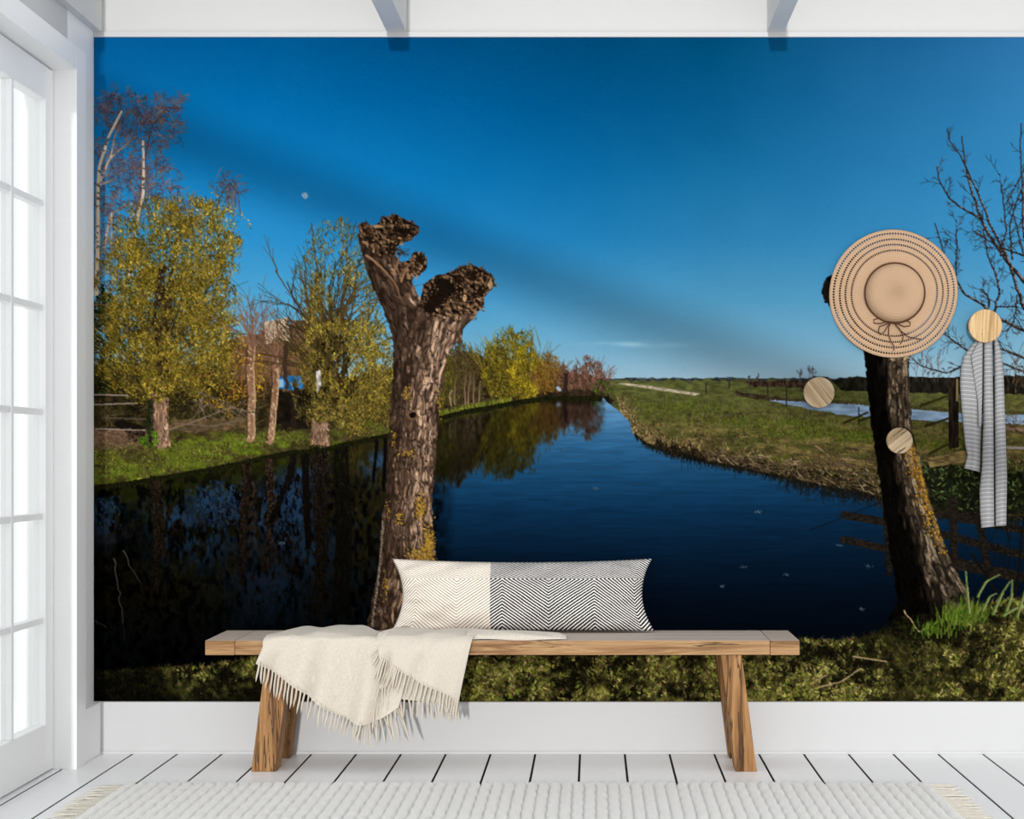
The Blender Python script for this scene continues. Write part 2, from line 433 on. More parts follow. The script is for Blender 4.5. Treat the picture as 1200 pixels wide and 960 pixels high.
    field = poly([(690, 446.5), (1316, 446.5)] + bank_r[::-1], 1.4, 5, 3)
    g = fbm(22, 20, 4, .3); g2 = fbm(7, 26, 3, .35)
    f = np.clip((gy - 447) / 110, 0, 1)[..., None]
    base = C(82, 86, 44) * (1 - f) + C(66, 62, 28) * f
    tan = np.clip((g - .43) * 5, 0, 1)[..., None]
    base = base * (1 - .75 * tan * np.clip((gy - 476) / 40, 0, 1)[..., None]) + C(124, 104, 62) * .75 * tan * np.clip((gy - 476) / 40, 0, 1)[..., None]
    fill(field, base * (.62 + .75 * g2)[..., None])
    near = field & (gy > 447)
    def infield(n, y0, y1, x0=700, x1=1316):
        x = U(x0, x1, n); y = U(y0, y1, n)
        m = near[np.clip(((y - MY0) * SS).astype(int), 0, MH - 1), np.clip(((x - MX0) * SS).astype(int), 0, MW - 1)]
        return x[m], y[m]
    x, y = infield(9000, 462, 600)
    h = 1.2 + (y - 462) / 34
    dm = (.5 + 1.0 * fbm(18, 38, 3, .22))[((y - MY0) * SS).astype(int), np.clip(((x - MX0) * SS).astype(int), 0, MW - 1)][:, None] * np.interp(y, [462, 510, 540, 590], [1, .95, .75, .5])[:, None]
    strokes(x, y, -1.57 + rng.normal(0, .5, len(x)), h, .35, mix(len(x), (92, 98, 34), (66, 72, 24), (116, 98, 60), (44, 42, 18), (120, 112, 50), (90, 70, 50)) * dm, n=6)
    band = fbm(30, 33, 3, .25)
    x, y = infield(7500, 484, 606)
    m = band[((y - MY0) * SS).astype(int), np.clip(((x - MX0) * SS).astype(int), 0, MW - 1)] > np.interp(y, [488, 540, 600], [.54, .47, .4])
    strokes(x[m], y[m], U(-3.1, 0, m.sum()), 3.4, .4, mix(m.sum(), (30, 24, 14), (46, 36, 22), (70, 54, 34), (60, 44, 44)), n=7)
    # bright grass patches
    for (cx, cy, rx, ry) in [(930, 508, 60, 7), (1005, 512, 26, 6), (880, 540, 44, 5), (800, 480, 70, 9), (1100, 520, 50, 8), (900, 496, 80, 5)]:
        k = 500; x = cx + rng.normal(0, rx * .6, k); y = cy + rng.normal(0, ry * .6, k)
        strokes(x, y, -1.57 + rng.normal(0, .4, k), 2.6, .4, mix(k, (84, 98, 26), (62, 78, 20), (100, 100, 42), (48, 52, 18)), n=6)
    fill(poly([(728, 449), (760, 452.5), (790, 457), (822, 462), (815, 464), (780, 459), (748, 454), (724, 450.5)]), C(164, 152, 128), noise(3, 1, 41), .3)
    fill(poly([(860, 459), (930, 468), (1030, 479), (1000, 482), (920, 474), (862, 464)], .8), C(58, 48, 34), noise(3, 2, 43), .5)
    ditch = poly([(900, 469.5), (948, 470.5), (1010, 475), (1075, 481), (1130, 485), (1316, 489), (1316, 499), (1150, 497), (1080, 493), (1000, 488), (930, 477)], .5, 8)
    fill(ditch, C(128, 152, 176), noise(9, 2, 44), .16)
    x = U(900, 1316, 500); y = np.interp(x, [900, 1000, 1130, 1316], [469, 474, 484, 488]); strokes(x, y, -1.4, 3, .4, mix(500, (40, 34, 20), (70, 58, 34)), n=6)
    # dark hedge and far shrubs
    fill(poly([(975, 447), (984, 444), (1000, 442), (1020, 443), (1060, 442.5), (1118, 443), (1140, 441), (1316, 440), (1316, 463), (1118, 462), (1000, 459), (985, 457)], .5, 4, 5), C(26, 24, 18), noise(3, 5, 45), .5)
    fill(poly([(872, 448), (880, 446), (915, 447), (935, 446), (960, 448), (975, 447), (975, 456), (935, 455), (880, 454)], .7, 3, 6), C(58, 44, 34), noise(2, 3, 46), .6)
    for x0 in (938, 949, 888, 878, 952):
        twigs(x0, 448, -1.6, U(10, 15) if x0 > 900 else 6, .9, (74, 74, 78), 2, .5, 0, 4)
    for x0, y0, y1 in ((828, 450, 462), (922, 452, 476), (900, 450, 463), (1007, 478, 497), (855, 449, 455)): curve([(x0, y0), (x0, y1)], 1.4, 1.4, (38, 34, 30))
    # shade thrown by the fence on the grass
    for a, b in (((990, 496), (1018, 484)), ((1006, 494), (1030, 486)), ((1080, 476), (1118, 462)), ((1086, 500), (1120, 488)), ((1090, 532), (1125, 515))):
        curve([a, b], 3, 2, (40, 40, 16), wob=.4)

    # ---- reeds and debris along the right bank
    bl = line(bank_r)
    k = 2600; x = U(726, 1000, k); y = np.interp(x, *np.array(bank_r).T) - np.abs(rng.normal(0, 9, k)) + 2
    m = (rng.random(k) < np.interp(x, [726, 745, 870, 1000], [.8, 1, .8, .35]))
    x, y = x[m], y[m]
    strokes(x, y, -1.57 + rng.normal(0, .5, len(x)), U(4, 13, len(x)) * np.interp(x, [726, 760, 1000], [1.2, 1, .6]), .42,
            mix(len(x), (150, 126, 84), (110, 90, 54), (72, 58, 32), (170, 146, 106), (76, 74, 32), (36, 30, 18)), bend=.2)
    k = 2600; x = U(770, 1316, k); y = np.interp(x, *np.array(bank_r).T) - np.abs(rng.normal(0, 6, k)) * np.interp(x, [770, 1000, 1200], [.6, 1.6, 3])
    strokes(x, y, U(-3.1, 0, k), U(3, 9, k), .5, mix(k, (20, 16, 10), (34, 28, 16), (58, 46, 30), (14, 12, 8)))
    k = 420; x = U(830, 1120, k); y = np.interp(x, *np.array(bank_r).T) - U(-6, 34, k) * np.interp(x, [830, 1000], [.4, 1])
    strokes(x, y, U(-.5, .9, k) + 3.14 * (rng.random(k) < .5), U(6, 22, k), .45, mix(k, (104, 86, 62), (66, 52, 36), (136, 116, 88), (44, 36, 26)), bend=.3)
    for _ in range(40):
        x0 = U(930, 1030); y0 = U(520, 566); curve([(x0, y0), (x0 + U(8, 30), y0 + U(2, 14))], .9, .6, mix(1, (124, 104, 78), (80, 64, 46), (50, 40, 28))[0], wob=.8)
    # dark leafy bank behind the right trunk
    dk = poly([(1062, 548), (1100, 540), (1150, 552), (1200, 556), (1316, 556), (1316, 604), (1200, 602), (1120, 600), (1066, 592)], 2.2, 5, 8)
    fill(dk, C(20, 22, 12), fbm(6, 50, 3), .8)
    k = 900; x = U(1066, 1316, k); y = U(540, 598, k)
    strokes(x, y, U(-3.1, 0, k), U(3, 7, k), .6, mix(k, (30, 40, 16), (60, 76, 34), (16, 18, 10), (96, 112, 60), (24, 24, 14)))

    # ---- left bank: ground first, then trees from far to near
    water_l = [(108, 571), (150, 566), (200, 558), (240, 551), (280, 543), (310, 536), (340, 530), (380, 527), (405, 520), (430, 515), (460, 509), (505, 492),
               (545, 482), (580, 476), (612, 470), (640, 466), (680, 466), (706, 466)]
    ground = poly([(108, 490), (200, 480), (300, 478), (400, 478), (470, 470), (560, 466), (640, 460), (706, 460)] + water_l[::-1], .5, 5, 9)
    g = fbm(16, 60, 4, .5); g2 = fbm(5, 66, 3, .6)
    sun = np.clip((g - .4) * 6, 0, 1)[..., None]
    near = np.clip((gy - 500) / 16, 0, 1)[..., None]
    base = (C(66, 54, 36) * (1 - near) + (C(92, 104, 28) * sun + C(70, 62, 32) * (1 - sun)) * near) * (.5 + .85 * g2)[..., None]
    fill(ground, base)
    # under-storey behind
    under = poly([(108, 430), (170, 425), (260, 430), (310, 440), (350, 445), (420, 440), (470, 430), (510, 440), (510, 482), (470, 488), (420, 505), (380, 506), (300, 502), (240, 500), (108, 506)], 2, 6, 10)
    fill(under, C(44, 38, 20), fbm(9, 70, 4), .9)
    k = 2600; x = U(108, 470, k); y = U(436, 508, k); m = under[np.clip(((y - MY0) * SS).astype(int), 0, MH - 1), np.clip(((x - MX0) * SS).astype(int), 0, MW - 1)]
    strokes(x[m], y[m], U(-3.0, -.1, m.sum()), U(3, 14, m.sum()), .3, mix(m.sum(), (20, 18, 10), (36, 30, 16), (84, 66, 40), (60, 58, 24), (14, 14, 8), (120, 98, 64)), bend=.3)
    fill(poly([(108, 506), (140, 503), (176, 506), (170, 522), (130, 528), (108, 525)], 1.5), C(116, 90, 70), fbm(5, 75, 3), .4)
    fill(poly([(200, 492), (290, 490), (300, 500), (230, 508), (196, 504)], 1.5), C(98, 76, 52), fbm(5, 76, 3), .5)
    fill(poly([(140, 492), (172, 500), (170, 514), (158, 520), (146, 506), (132, 498)], 1.5), C(22, 18, 14))
    leaves(200, 540, 120, 28, 2600, [(128, 134, 46), (92, 106, 28), (150, 140, 70), (70, 68, 30), (104, 84, 50)], (.25, .5), 12, seed=3, ln=3, ang=(-2.4, -.7), keep=.5)
    for (cx, cy, rx, ry, n) in [(210, 525, 50, 8, 500), (285, 518, 30, 9, 700), (330, 514, 40, 7, 400), (150, 552, 50, 10, 500), (225, 540, 60, 9, 700), (430, 500, 40, 10, 700), (530, 474, 22, 7, 400)]:
        x = cx + rng.normal(0, rx * .55, n); y = cy + rng.normal(0, ry * .55, n)
        m = y < np.interp(x, *np.array(water_l).T)
        strokes(x[m], y[m], -1.57 + rng.normal(0, .6, m.sum()), 2.6, .3, mix(m.sum(), (100, 122, 28), (76, 98, 22), (132, 138, 54), (62, 58, 26), (90, 76, 40)), n=7)
    # house behind the shrubs
    fill(poly([(258, 400), (300, 392), (345, 380), (372, 376), (384, 392), (384, 445), (300, 450), (258, 440)], 1), C(104, 82, 60), fbm(5, 80, 3), .6)
    fill(poly([(310, 378), (338, 372), (340, 402), (312, 404)]), C(196, 178, 152), noise(3, 5, 81), .25)
    fill(poly([(340, 376), (372, 376), (384, 398), (344, 400)]), C(112, 84, 66), noise(3, 3, 82), .35)
    for _ in range(70):
        x0 = U(258, 385); twigs(x0, U(440, 470), -1.57 + U(-.25, .25), U(20, 46), .9, mix(1, (96, 66, 40), (126, 82, 42), (66, 48, 32))[0], 1, .5, 0, 3)
    leaves(270, 440, 42, 48, 2200, [(150, 106, 26), (120, 86, 28), (100, 72, 40), (160, 126, 30)], (.4, .8), 16, seed=5, keep=.47)
    leaves(345, 430, 46, 40, 1500, [(118, 84, 50), (98, 72, 44), (120, 100, 40)], (.4, .7), 14, seed=6, keep=.5)
    # blue car in the shade
    fill(poly([(325, 444), (334, 441), (352, 441), (357, 446), (356, 456), (340, 458), (326, 455)]), C(38, 104, 158), noise(4, 4, 84), .4)
    fill(poly([(325, 446), (332, 445), (333, 454), (326, 454)]), C(140, 176, 196))
    fill(poly([(324, 460), (380, 456), (384, 500), (360, 504), (322, 498)], 1.5), C(24, 20, 14), fbm(6, 86, 3), .6)

    def footbark(x0, x1, y0, y1, n):
        x = U(x0, x1, n); q = (x - x0) / (x1 - x0)
        strokes(x, U(y0, y1, n), 1.57 + rng.normal(0, .22, n), U(2, 6, n), .35, mix(n, (176, 140, 112), (96, 70, 54), (60, 42, 32), (204, 172, 142)) * (.55 + .6 * q)[:, None], n=8)
    def litter(x0, x1, y0, y1, n, *cols):
        strokes(U(x0, x1, n), U(y0, y1, n), rng.normal(0, .5, n), U(2, 6, n), .35, mix(n, *cols), n=8)
    litter(108, 176, 503, 528, 420, (120, 92, 70), (84, 62, 46), (140, 112, 86), (50, 38, 26))
    litter(176, 300, 488, 508, 420, (104, 82, 56), (70, 54, 36), (40, 34, 18), (90, 92, 34))
    litter(108, 180, 520, 545, 260, (84, 70, 40), (100, 92, 46), (60, 58, 24))
    # birches at the far left: white stems, purple drooping twigs
    PUR = [(84, 70, 86), (104, 82, 82), (62, 52, 66), (130, 104, 92)]
    fz = [(140, 132, 30, 26), (180, 134, 30, 20), (118, 128, 14, 20), (150, 180, 44, 34), (190, 150, 22, 22), (140, 225, 36, 40), (180, 222, 30, 34), (222, 250, 22, 18), (267, 222, 16, 16), (120, 300, 18, 60), (205, 118, 10, 8)]
    for (cx, cy, rx, ry) in fz:
        for _ in range(int(rx * ry / 6.5)):
            a = U(0, 6.28); q = np.sqrt(U(0, 1))
            twigs(cx + rx * q * np.cos(a), cy + ry * q * np.sin(a), U(-2.6, .2), U(6, 14), .5, mix(1, *PUR)[0], 1, .9, U(.3, 1.6), 3, .7)
    for _ in range(26):
        x0 = U(264, 281); curve([(x0, U(214, 226)), (x0 + U(-2, 3), U(236, 262))], .6, .5, mix(1, *PUR)[0], wob=.5)
    curve([(166, 205), (178, 150), (196, 126), (212, 128)], 1.6, .8, (74, 58, 62)); curve([(240, 290), (258, 232), (270, 214), (280, 230)], 1.4, .7, (80, 62, 58))
    W = (214, 196, 172); WD = (120, 92, 78)
    for p, a, b in [([(113, 345), (115, 290), (115, 225), (117, 195), (128, 160), (143, 131)], 5, 2.2), ([(118, 212), (128, 188), (136, 180), (152, 167), (160, 160)], 3, 1.6),
                    ([(148, 345), (154, 300), (160, 262), (168, 230), (169, 190), (168, 166)], 4.2, 2.4), ([(130, 185), (135, 160), (142, 146)], 1.8, 1), ([(118, 217), (136, 210)], 2, 1),
                    ([(122, 290), (130, 252), (150, 240)], 2.6, 1.2), ([(190, 285), (200, 262), (214, 250)], 2.4, 1.2), ([(131, 250), (131, 300)], 1.6, 1.2)]:
        x, y = curve(p, a, b, W, WD if b < 2 else W)
        m = noise(3, 2.6, 90)[np.clip(((y - MY0) * SS).astype(int), 0, MH - 1), np.clip(((x - MX0) * SS).astype(int), 0, MW - 1)] > .7
        splat(x[m] + rng.normal(0, a * .2, m.sum()), y[m], a / 6, C(92, 70, 56)); splat(x[::2] - a / 2.6, y[::2], .35, C(96, 78, 74)); splat(x[1::4] + rng.normal(0, a * .25, len(x[1::4])), y[1::4], .3, mix(len(x[1::4]), (150, 116, 92), (104, 80, 66)))
    # dark ivy / evergreen behind
    leaves(122, 400, 20, 62, 2600, [(24, 34, 18), (14, 20, 12), (40, 52, 22)], (.6, 1.2), 14, seed=7, keep=.42)
    leaves(148, 385, 18, 60, 2200, [(38, 66, 30), (26, 44, 20), (66, 90, 36)], (.5, 1.), 12, seed=8, keep=.45)
    for y0 in (357, 369, 372): curve([(108, y0), (124, y0 + 1), (132, y0 - 2)], 1.6, .7, (120, 98, 78), wob=.3)
    # yellow-green willow
    YG = [(168, 140, 40), (136, 118, 34), (190, 164, 84), (100, 90, 28), (150, 122, 34), (84, 74, 30)]
    for _ in range(46):
        a = U(-2.5, -.64); twigs(188 + U(-5, 5), U(400, 470), a, U(40, 90), 1.7, mix(1, (48, 38, 22), (70, 54, 28))[0], 2, .5, U(-.2, .4), 3)
    curve([(186, 480), (188, 420), (196, 350), (205, 300), (212, 268)], 10, 2, (46, 36, 22), wob=.8); curve([(184, 470), (170, 390), (158, 320)], 6, 2, (50, 38, 24), wob=.8)
    dk_ = [(84, 72, 28), (58, 48, 24), (100, 86, 34)]
    for (cx, cy, rx, ry, n, s) in [(192, 400, 78, 84, 5200, 11), (205, 330, 70, 66, 3200, 12)]:
        leaves(cx, cy, rx, ry, n, dk_, (.4, .9), 18, seed=s, ln=3, keep=.42)
    for (cx, cy, rx, ry, n, s, kp) in [(205, 300, 64, 56, 5600, 13, .5), (240, 285, 40, 50, 2400, 14, .5), (192, 380, 76, 70, 7600, 15, .5), (225, 410, 50, 60, 4200, 16, .5), (150, 330, 40, 50, 2600, 17, .52), (160, 430, 46, 40, 2400, 18, .52), (180, 262, 46, 30, 900, 19, .5)]:
        leaves(cx, cy, rx, ry, int(n * 1.1), YG, (.2, .5), 12, seed=s, ln=6, keep=kp + .01, root=(188, 500), lum=.72)
        leaves(cx, cy, rx * 1.08, ry * 1.06, int(n * .9), YG, (.2, .45), 7, seed=s + 40, ln=2.2, keep=kp + .05, lum=.92)
    leaves(250, 262, 40, 40, 700, YG, (.4, .7), 10, seed=20, ln=2.4, keep=.5)
    # dark gaps inside the crown
    leaves(192, 380, 14, 70, 900, [(40, 30, 18), (60, 44, 26)], (.5, 1.1), 9, seed=24, ln=3, ang=(1.2, 1.9), keep=.52)
    # its lit foot
    fill(poly([(178, 462), (194, 462), (196, 490), (200, 522), (186, 526), (176, 520), (178, 490)], .8, 4, 12), C(158, 120, 94), fbm(4, 95, 3, 2.4), .75)
    fill(poly([(176, 460), (181, 470), (181, 515), (175, 522), (172, 490)], 1), C(26, 34, 16), fbm(3, 96, 2), .6)
    footbark(177, 198, 464, 524, 500)
    for (cx, cy, rx, ry, n) in [(252, 300, 34, 44, 900), (140, 300, 26, 40, 500), (262, 380, 26, 50, 900), (128, 400, 22, 50, 500), (215, 245, 34, 18, 420), (245, 440, 34, 30, 700)]:
        leaves(cx, cy, rx, ry, n, YG, (.2, .45), 8, seed=n % 37, ln=5, keep=.5, root=(188, 500), lum=.9)
    leaves(186, 456, 17, 15, 900, YG + dk_, (.3, .7), 7, seed=27, ln=2.6, keep=.44)
    splat([194.5], [502], 2, C(214, 186, 150))
    leaves(176, 516, 12, 10, 260, [(60, 92, 20), (90, 130, 24)], (.5, .8), 6, seed=26, ln=3, ang=(-2.4, -.7))
    # pollards between
    for p, a, b in [([(294, 514), (295, 470), (293, 430), (295, 402)], 10, 7), ([(317, 517), (321, 480), (323, 450), (322, 420)], 8.5, 4.5)]:
        x, y = curve(p, a, b, (152, 116, 88), (130, 92, 66), wob=.3)
        strokes(x[::2] + U(-a / 2, a / 2, len(x[::2])), y[::2], 1.57 + rng.normal(0, .3, len(x[::2])), 3, .5, mix(len(x[::2]), (196, 164, 128), (82, 58, 42), (110, 80, 60), (214, 186, 150)))
        for s in (-1, 1): splat(x + s * a * .45, y, .5, C(70, 46, 34) if s < 0 else C(186, 150, 116))
        for _ in range(34): twigs(p[-1][0] + U(-3, 3), p[-1][1] + U(-4, 14), -1.57 + rng.normal(0, .32), U(24, 64), .8, mix(1, (120, 82, 62), (96, 66, 54), (140, 104, 78))[0], 1, .35, 0, 2)
    curve([(337, 402), (334, 430), (336, 455)], 5, 4, (58, 42, 34), wob=.8)
    curve([(345, 500), (346, 470), (348, 450)], 7, 5, (36, 28, 20), wob=.8)
    # slim tree with upright limbs
    for _ in range(60):
        a = -1.57 + rng.normal(0, .3); twigs(385 + U(-16, 20), U(400, 470), a, U(50, 110), 1.5, mix(1, (62, 48, 28), (84, 66, 34), (48, 40, 24))[0], 2, .42, 0, 3, .55)
    for p in ([(378, 500), (384, 440), (380, 380), (372, 320), (366, 262)], [(388, 500), (398, 420), (404, 350), (408, 290)], [(380, 420), (396, 380), (420, 330)], [(372, 440), (360, 350), (357, 300)], [(400, 440), (430, 380), (446, 340)]):
        curve(p, 5, 1, (52, 40, 26), (84, 68, 40), wob=.6)
    TG = [(128, 112, 44), (98, 86, 34), (150, 130, 62), (76, 66, 30), (60, 50, 26)]
    for (cx, cy, rx, ry, n, s, kp) in [(395, 300, 36, 46, 1500, 31, .55), (405, 360, 48, 60, 3200, 32, .54), (410, 440, 48, 66, 7600, 33, .47), (440, 430, 24, 60, 2600, 34, .46), (372, 430, 22, 60, 1600, 35, .52), (425, 470, 34, 36, 2600, 36, .46)]:
        leaves(cx, cy, rx, ry, n, TG if cy < 420 else TG + [(150, 128, 30)], (.2, .45), 9, seed=s, ln=5, keep=kp, root=(385, 560))
    leaves(390, 440, 26, 60, 900, [(36, 28, 16), (52, 42, 20)], (.5, 1.1), 9, seed=38, ln=3, ang=(1.1, 2), keep=.5)
    fill(poly([(365, 492), (376, 484), (384, 490), (382, 508), (386, 522), (364, 522), (366, 506)], .8, 4, 13), C(136, 104, 80), fbm(4, 97, 3, 2.4), .8)
    footbark(365, 386, 488, 522, 320)
    for (cx, cy, rx, ry, n) in [(420, 490, 40, 22, 1500), (440, 470, 26, 34, 900), (360, 460, 20, 40, 700), (366, 320, 18, 50, 420), (430, 330, 22, 50, 500)]:
        leaves(cx, cy, rx, ry, n, TG, (.2, .45), 8, seed=n % 31, ln=4.5, keep=.48, root=(385, 560), lum=.9)
    leaves(376, 484, 16, 12, 800, TG, (.3, .7), 7, seed=39, ln=2.6, keep=.44)
    fill(poly([(371, 436), (376, 434), (377, 452), (372, 462)]), C(170, 164, 158), noise(3, 4, 98), .4)
    # fallen boughs and wires over the undergrowth
    for p in ([(196, 505), (230, 494), (270, 478), (296, 484)], [(225, 470), (262, 482), (300, 484)], [(205, 497), (250, 500), (288, 492)], [(232, 460), (270, 474), (290, 490)], [(110, 463), (150, 464)], [(110, 475), (160, 473)], [(120, 490), (172, 492)], [(112, 503), (170, 505)], [(205, 504), (260, 502)]):
        curve(p, 1.3, .8, mix(1, (150, 134, 118), (110, 96, 80), (60, 50, 40))[0], wob=.6)
    for _ in range(30): x0 = U(230, 290); curve([(x0, U(466, 480)), (x0 + U(-26, 26), U(480, 500))], .8, .5, mix(1, (50, 42, 30), (120, 104, 84))[0], wob=.5)

    # ---- far trees in the middle
    def fartree(cx, y0, rx, ht, cols, n, s, tw=(70, 54, 36), keep=.42, up=.35, ry=.55):
        for _ in range(int(rx * 2.2)):
            x0 = cx + U(-rx, rx) * .8; twigs(x0, y0 - U(0, ht * .3), -1.57 + (x0 - cx) / rx * up, ht * U(.42, .62), .6, mix(1, tw, cols[0])[0], 1, .35, 0, 4, .5)
        leaves(cx, y0 - ht * .45, rx, ht * ry, n, cols, (.2, .4), 6, seed=s, ln=4.5, keep=keep, root=(cx, y0 + 20), lum=.84)
    fill(poly([(505, 430), (540, 412), (570, 420), (600, 420), (640, 430), (708, 446), (708, 463), (640, 464), (600, 470), (505, 480)], 2, 4, 14), C(52, 42, 26), fbm(5, 101, 4), .8)
    fartree(540, 474, 30, 72, [(82, 72, 34), (96, 84, 34), (64, 54, 34), (104, 84, 60)], 2600, 41)
    fartree(520, 474, 14, 60, [(104, 98, 30), (80, 76, 28)], 900, 42)
    for x0 in (533, 545, 555, 562, 549): curve([(x0, 474), (x0 + U(-3, 3), 440)], 1.4, .8, (140, 112, 90), (96, 76, 60), wob=.5)
    leaves(572, 446, 12, 22, 700, [(26, 20, 12), (40, 32, 18)], (.5, 1), 8, seed=44)
    fartree(601, 470, 35, 84, [(126, 112, 30), (104, 92, 28), (146, 128, 30)], 4200, 45, (84, 72, 34))
    leaves(616, 440, 22, 34, 3000, [(164, 142, 30), (140, 120, 26), (180, 156, 44), (100, 88, 24)], (.2, .4), 6, seed=46, ln=4, keep=.46, root=(605, 490), lum=.86)
    leaves(585, 436, 14, 36, 900, [(70, 62, 22), (96, 84, 28)], (.35, .8), 8, seed=47, ln=2.6, keep=.46)
    fartree(645, 464, 15, 48, [(132, 96, 34), (112, 78, 36), (146, 112, 40)], 1100, 48, (100, 70, 44))
    fartree(662, 464, 8, 34, [(122, 86, 56), (98, 68, 46)], 400, 49)
    fartree(688, 464, 22, 44, [(120, 82, 66), (92, 64, 50), (140, 100, 80)], 1300, 50, (110, 78, 66), .46, .7)
    for x0 in (662, 664): curve([(x0, 464), (x0 + 1, 438)], 3, 2, (42, 32, 28))
    splat([654, 655, 656], [455, 456, 457], 2, C(150, 168, 186))
    fill(poly([(640, 460), (706, 458), (722, 470), (716, 474), (690, 468), (640, 467)], 1, 3, 15), C(44, 34, 24), fbm(4, 105, 2), .8)
    leaves(706, 456, 12, 10, 300, [(70, 84, 28), (50, 60, 22)], (.4, .8), 6, seed=51)
    curve([(529, 475), (527, 464), (530, 458)], 1.6, 1, (150, 130, 104)); x = U(512, 600, 300); strokes(x, np.interp(x, *np.array(water_l).T) - U(0, 5, 300), -1.57, 3, .45, mix(300, (100, 112, 26), (70, 78, 24), (130, 130, 50)), n=7)

    # ---- water
    wl = np.minimum(line(water_l + [(712, 470), (1316, 470)]), 1e6)
    brl = line([(690, 462), (706, 466)] + bank_r[2:])
    wtop = np.where(gx[:1] < 706, wl, brl + .5)
    water = gy > wtop + (noise(5, 200, 110)[:1] - .5) * 1.2
    up = img.copy()
    wy = [466, 490, 520, 560, 600, 650, 700, 760, 824]
    wc = np.array([(104, 150, 190), (74, 124, 164), (42, 92, 132), (22, 66, 102), (11, 44, 74), (6, 26, 46), (4, 13, 26), (3, 6, 12), (3, 5, 8)], np.float32)
    wcol = np.stack([np.interp(gy[:, 0], wy, wc[:, c]) for c in range(3)], 1)[:, None, :].astype(np.float32)
    wcol = np.repeat(wcol, MW, 1)
    left = np.clip((520 - gx) / 260, 0, 1)[..., None]; wcol = wcol * (1 - .35 * left)
    rgt = np.clip((gx - 780) / 300, 0, 1)[..., None]; wcol = wcol * (1 - .12 * rgt)
    rip = (noise(14, .9, 111) - .5) * .16 + (noise(40, 2.2, 112) - .5) * .14
    wcol = wcol * (1 + rip)[..., None]
    # mirror image of the far bank; each column mirrors about its own waterline
    yw = np.where(gx[:1] < 690, wl, 466.)
    jx = (fbm(6, 120, 2, .35) - .5) * 7 + (noise(3, 1.2, 121) - .5) * 2.4
    kk = np.where(gx < 470, .96, 1.0)
    ry_ = yw - (gy - yw) * kk + (noise(3, 6, 122) - .5) * 5
    sxi = np.clip(((gx + jx - MX0) * SS).astype(int), 0, MW - 1); syi = np.clip(((ry_ - MY0) * SS).astype(int), 0, MH - 1)
    refl = up[syi, sxi]; rsky = skyimg[syi, sxi]
    # vertical smear
    def vblur(a, n):
        c = np.cumsum(np.pad(a, ((n + 1, n), (0, 0), (0, 0)), 'edge'), 0); return (c[2 * n + 1:] - c[:-2 * n - 1]) / (2 * n + 1)
    refl = vblur(refl, 4); rsky = vblur(rsky, 4)
    diff = np.abs(refl - rsky).sum(-1)
    a = np.clip((diff - 24) / 50, 0, 1)
    a = a * np.clip((713 - gx + (noise(3, 3, 123) - .5) * 10) / 16, 0, 1)
    dark = np.interp(gy, [466, 520, 560, 620, 700, 780], [.62, .5, .34, .2, .11, .06]).astype(np.float32)
    a *= np.clip((820 - gy) / 120, .3, 1)
    res = wcol * (1 - a[..., None]) + refl * dark[..., None] * a[..., None]
    # twiggy blue-black mottling on the near left water
    tw = fbm(5, 130, 3, 1.6); lf = np.clip((470 - gx) / 40, 0, 1) * np.clip((gy - 545) / 30, 0, 1)
    res *= (1 - lf * np.clip((tw - .44) * 5, 0, .85))[..., None]
    fill(water, np.clip(res, 0, 255))
    # dark waterline of the left bank and blue sky gaps in its mirror
    x = gx[0][gx[0] < 706]; yv = np.interp(x, *np.array(water_l).T)
    for o in range(6): splat(x, yv - .4 + o * .8 + rng.normal(0, .5, len(x)), .8, mix(len(x), (22, 22, 10), (14, 14, 8), (40, 44, 14)))
    gap = np.zeros_like(gx)
    for (cx, cy, rx, ry) in [(255, 590, 34, 30), (205, 612, 34, 24), (300, 612, 30, 34), (345, 595, 30, 44), (352, 556, 26, 20), (122, 600, 20, 34), (442, 535, 22, 26), (320, 690, 54, 44), (360, 650, 40, 40), (230, 640, 50, 30)]:
        gap = np.maximum(gap, np.exp(-((gx - cx) / rx) ** 2 - ((gy - cy) / ry) ** 2))
    st = np.clip((fbm(4, 135, 3, 2.2) * .6 + fbm(14, 139, 3, 1.3) * .4 - .43) * 7, 0, 1)
    al = (gap * st * np.clip((gy - wl - 12) / 14, 0, 1) * .9 * (gx < 460) * water)[..., None]
    gc = C(44, 76, 112) * np.interp(gy, [540, 600, 660, 740], [1, .78, .42, .2])[..., None]
    img[:] = img * (1 - al) + gc * al
    for (cx, cy, rx, ry, n) in [(255, 592, 26, 26, 300), (340, 600, 26, 40, 300), (125, 600, 14, 24, 90), (320, 690, 40, 34, 200)]:
        x = cx + rng.normal(0, rx * .55, n); y = cy + rng.normal(0, ry * .55, n); m = y > np.interp(x, *np.array(water_l).T) + 14
        dk2 = np.interp(y[m], [540, 600, 660, 740], [1, .8, .38, .2])[:, None]
        strokes(x[m], y[m], U(.9, 2.2, m.sum()), U(2, 6, m.sum()), .5, mix(m.sum(), (30, 52, 80), (18, 36, 62), (46, 70, 98)) * dk2)
    for p, a, b, c in [([(290, 546), (288, 590), (285, 640), (283, 670)], 10, 7, (38, 28, 20)), ([(316, 544), (318, 590), (315, 640), (312, 662)], 7.5, 5, (52, 38, 28)), ([(344, 540), (335, 570), (318, 610)], 7, 5, (18, 14, 12)),
                       ([(374, 530), (376, 590), (378, 650), (372, 720)], 22, 10, (24, 18, 12)), ([(358, 540), (360, 600), (362, 640)], 9, 6, (14, 11, 8)), ([(184, 566), (186, 620), (182, 690)], 16, 9, (32, 24, 16)), ([(400, 530), (404, 620), (400, 720)], 18, 20, (12, 11, 6)), ([(442, 520), (438, 560)], 3, 2, (12, 10, 8)), ([(452, 520), (450, 570)], 3, 2, (12, 10, 8))]:
        x, y = curve([(p[0][0], p[0][1] - 8)] + p, .5, .5, c)
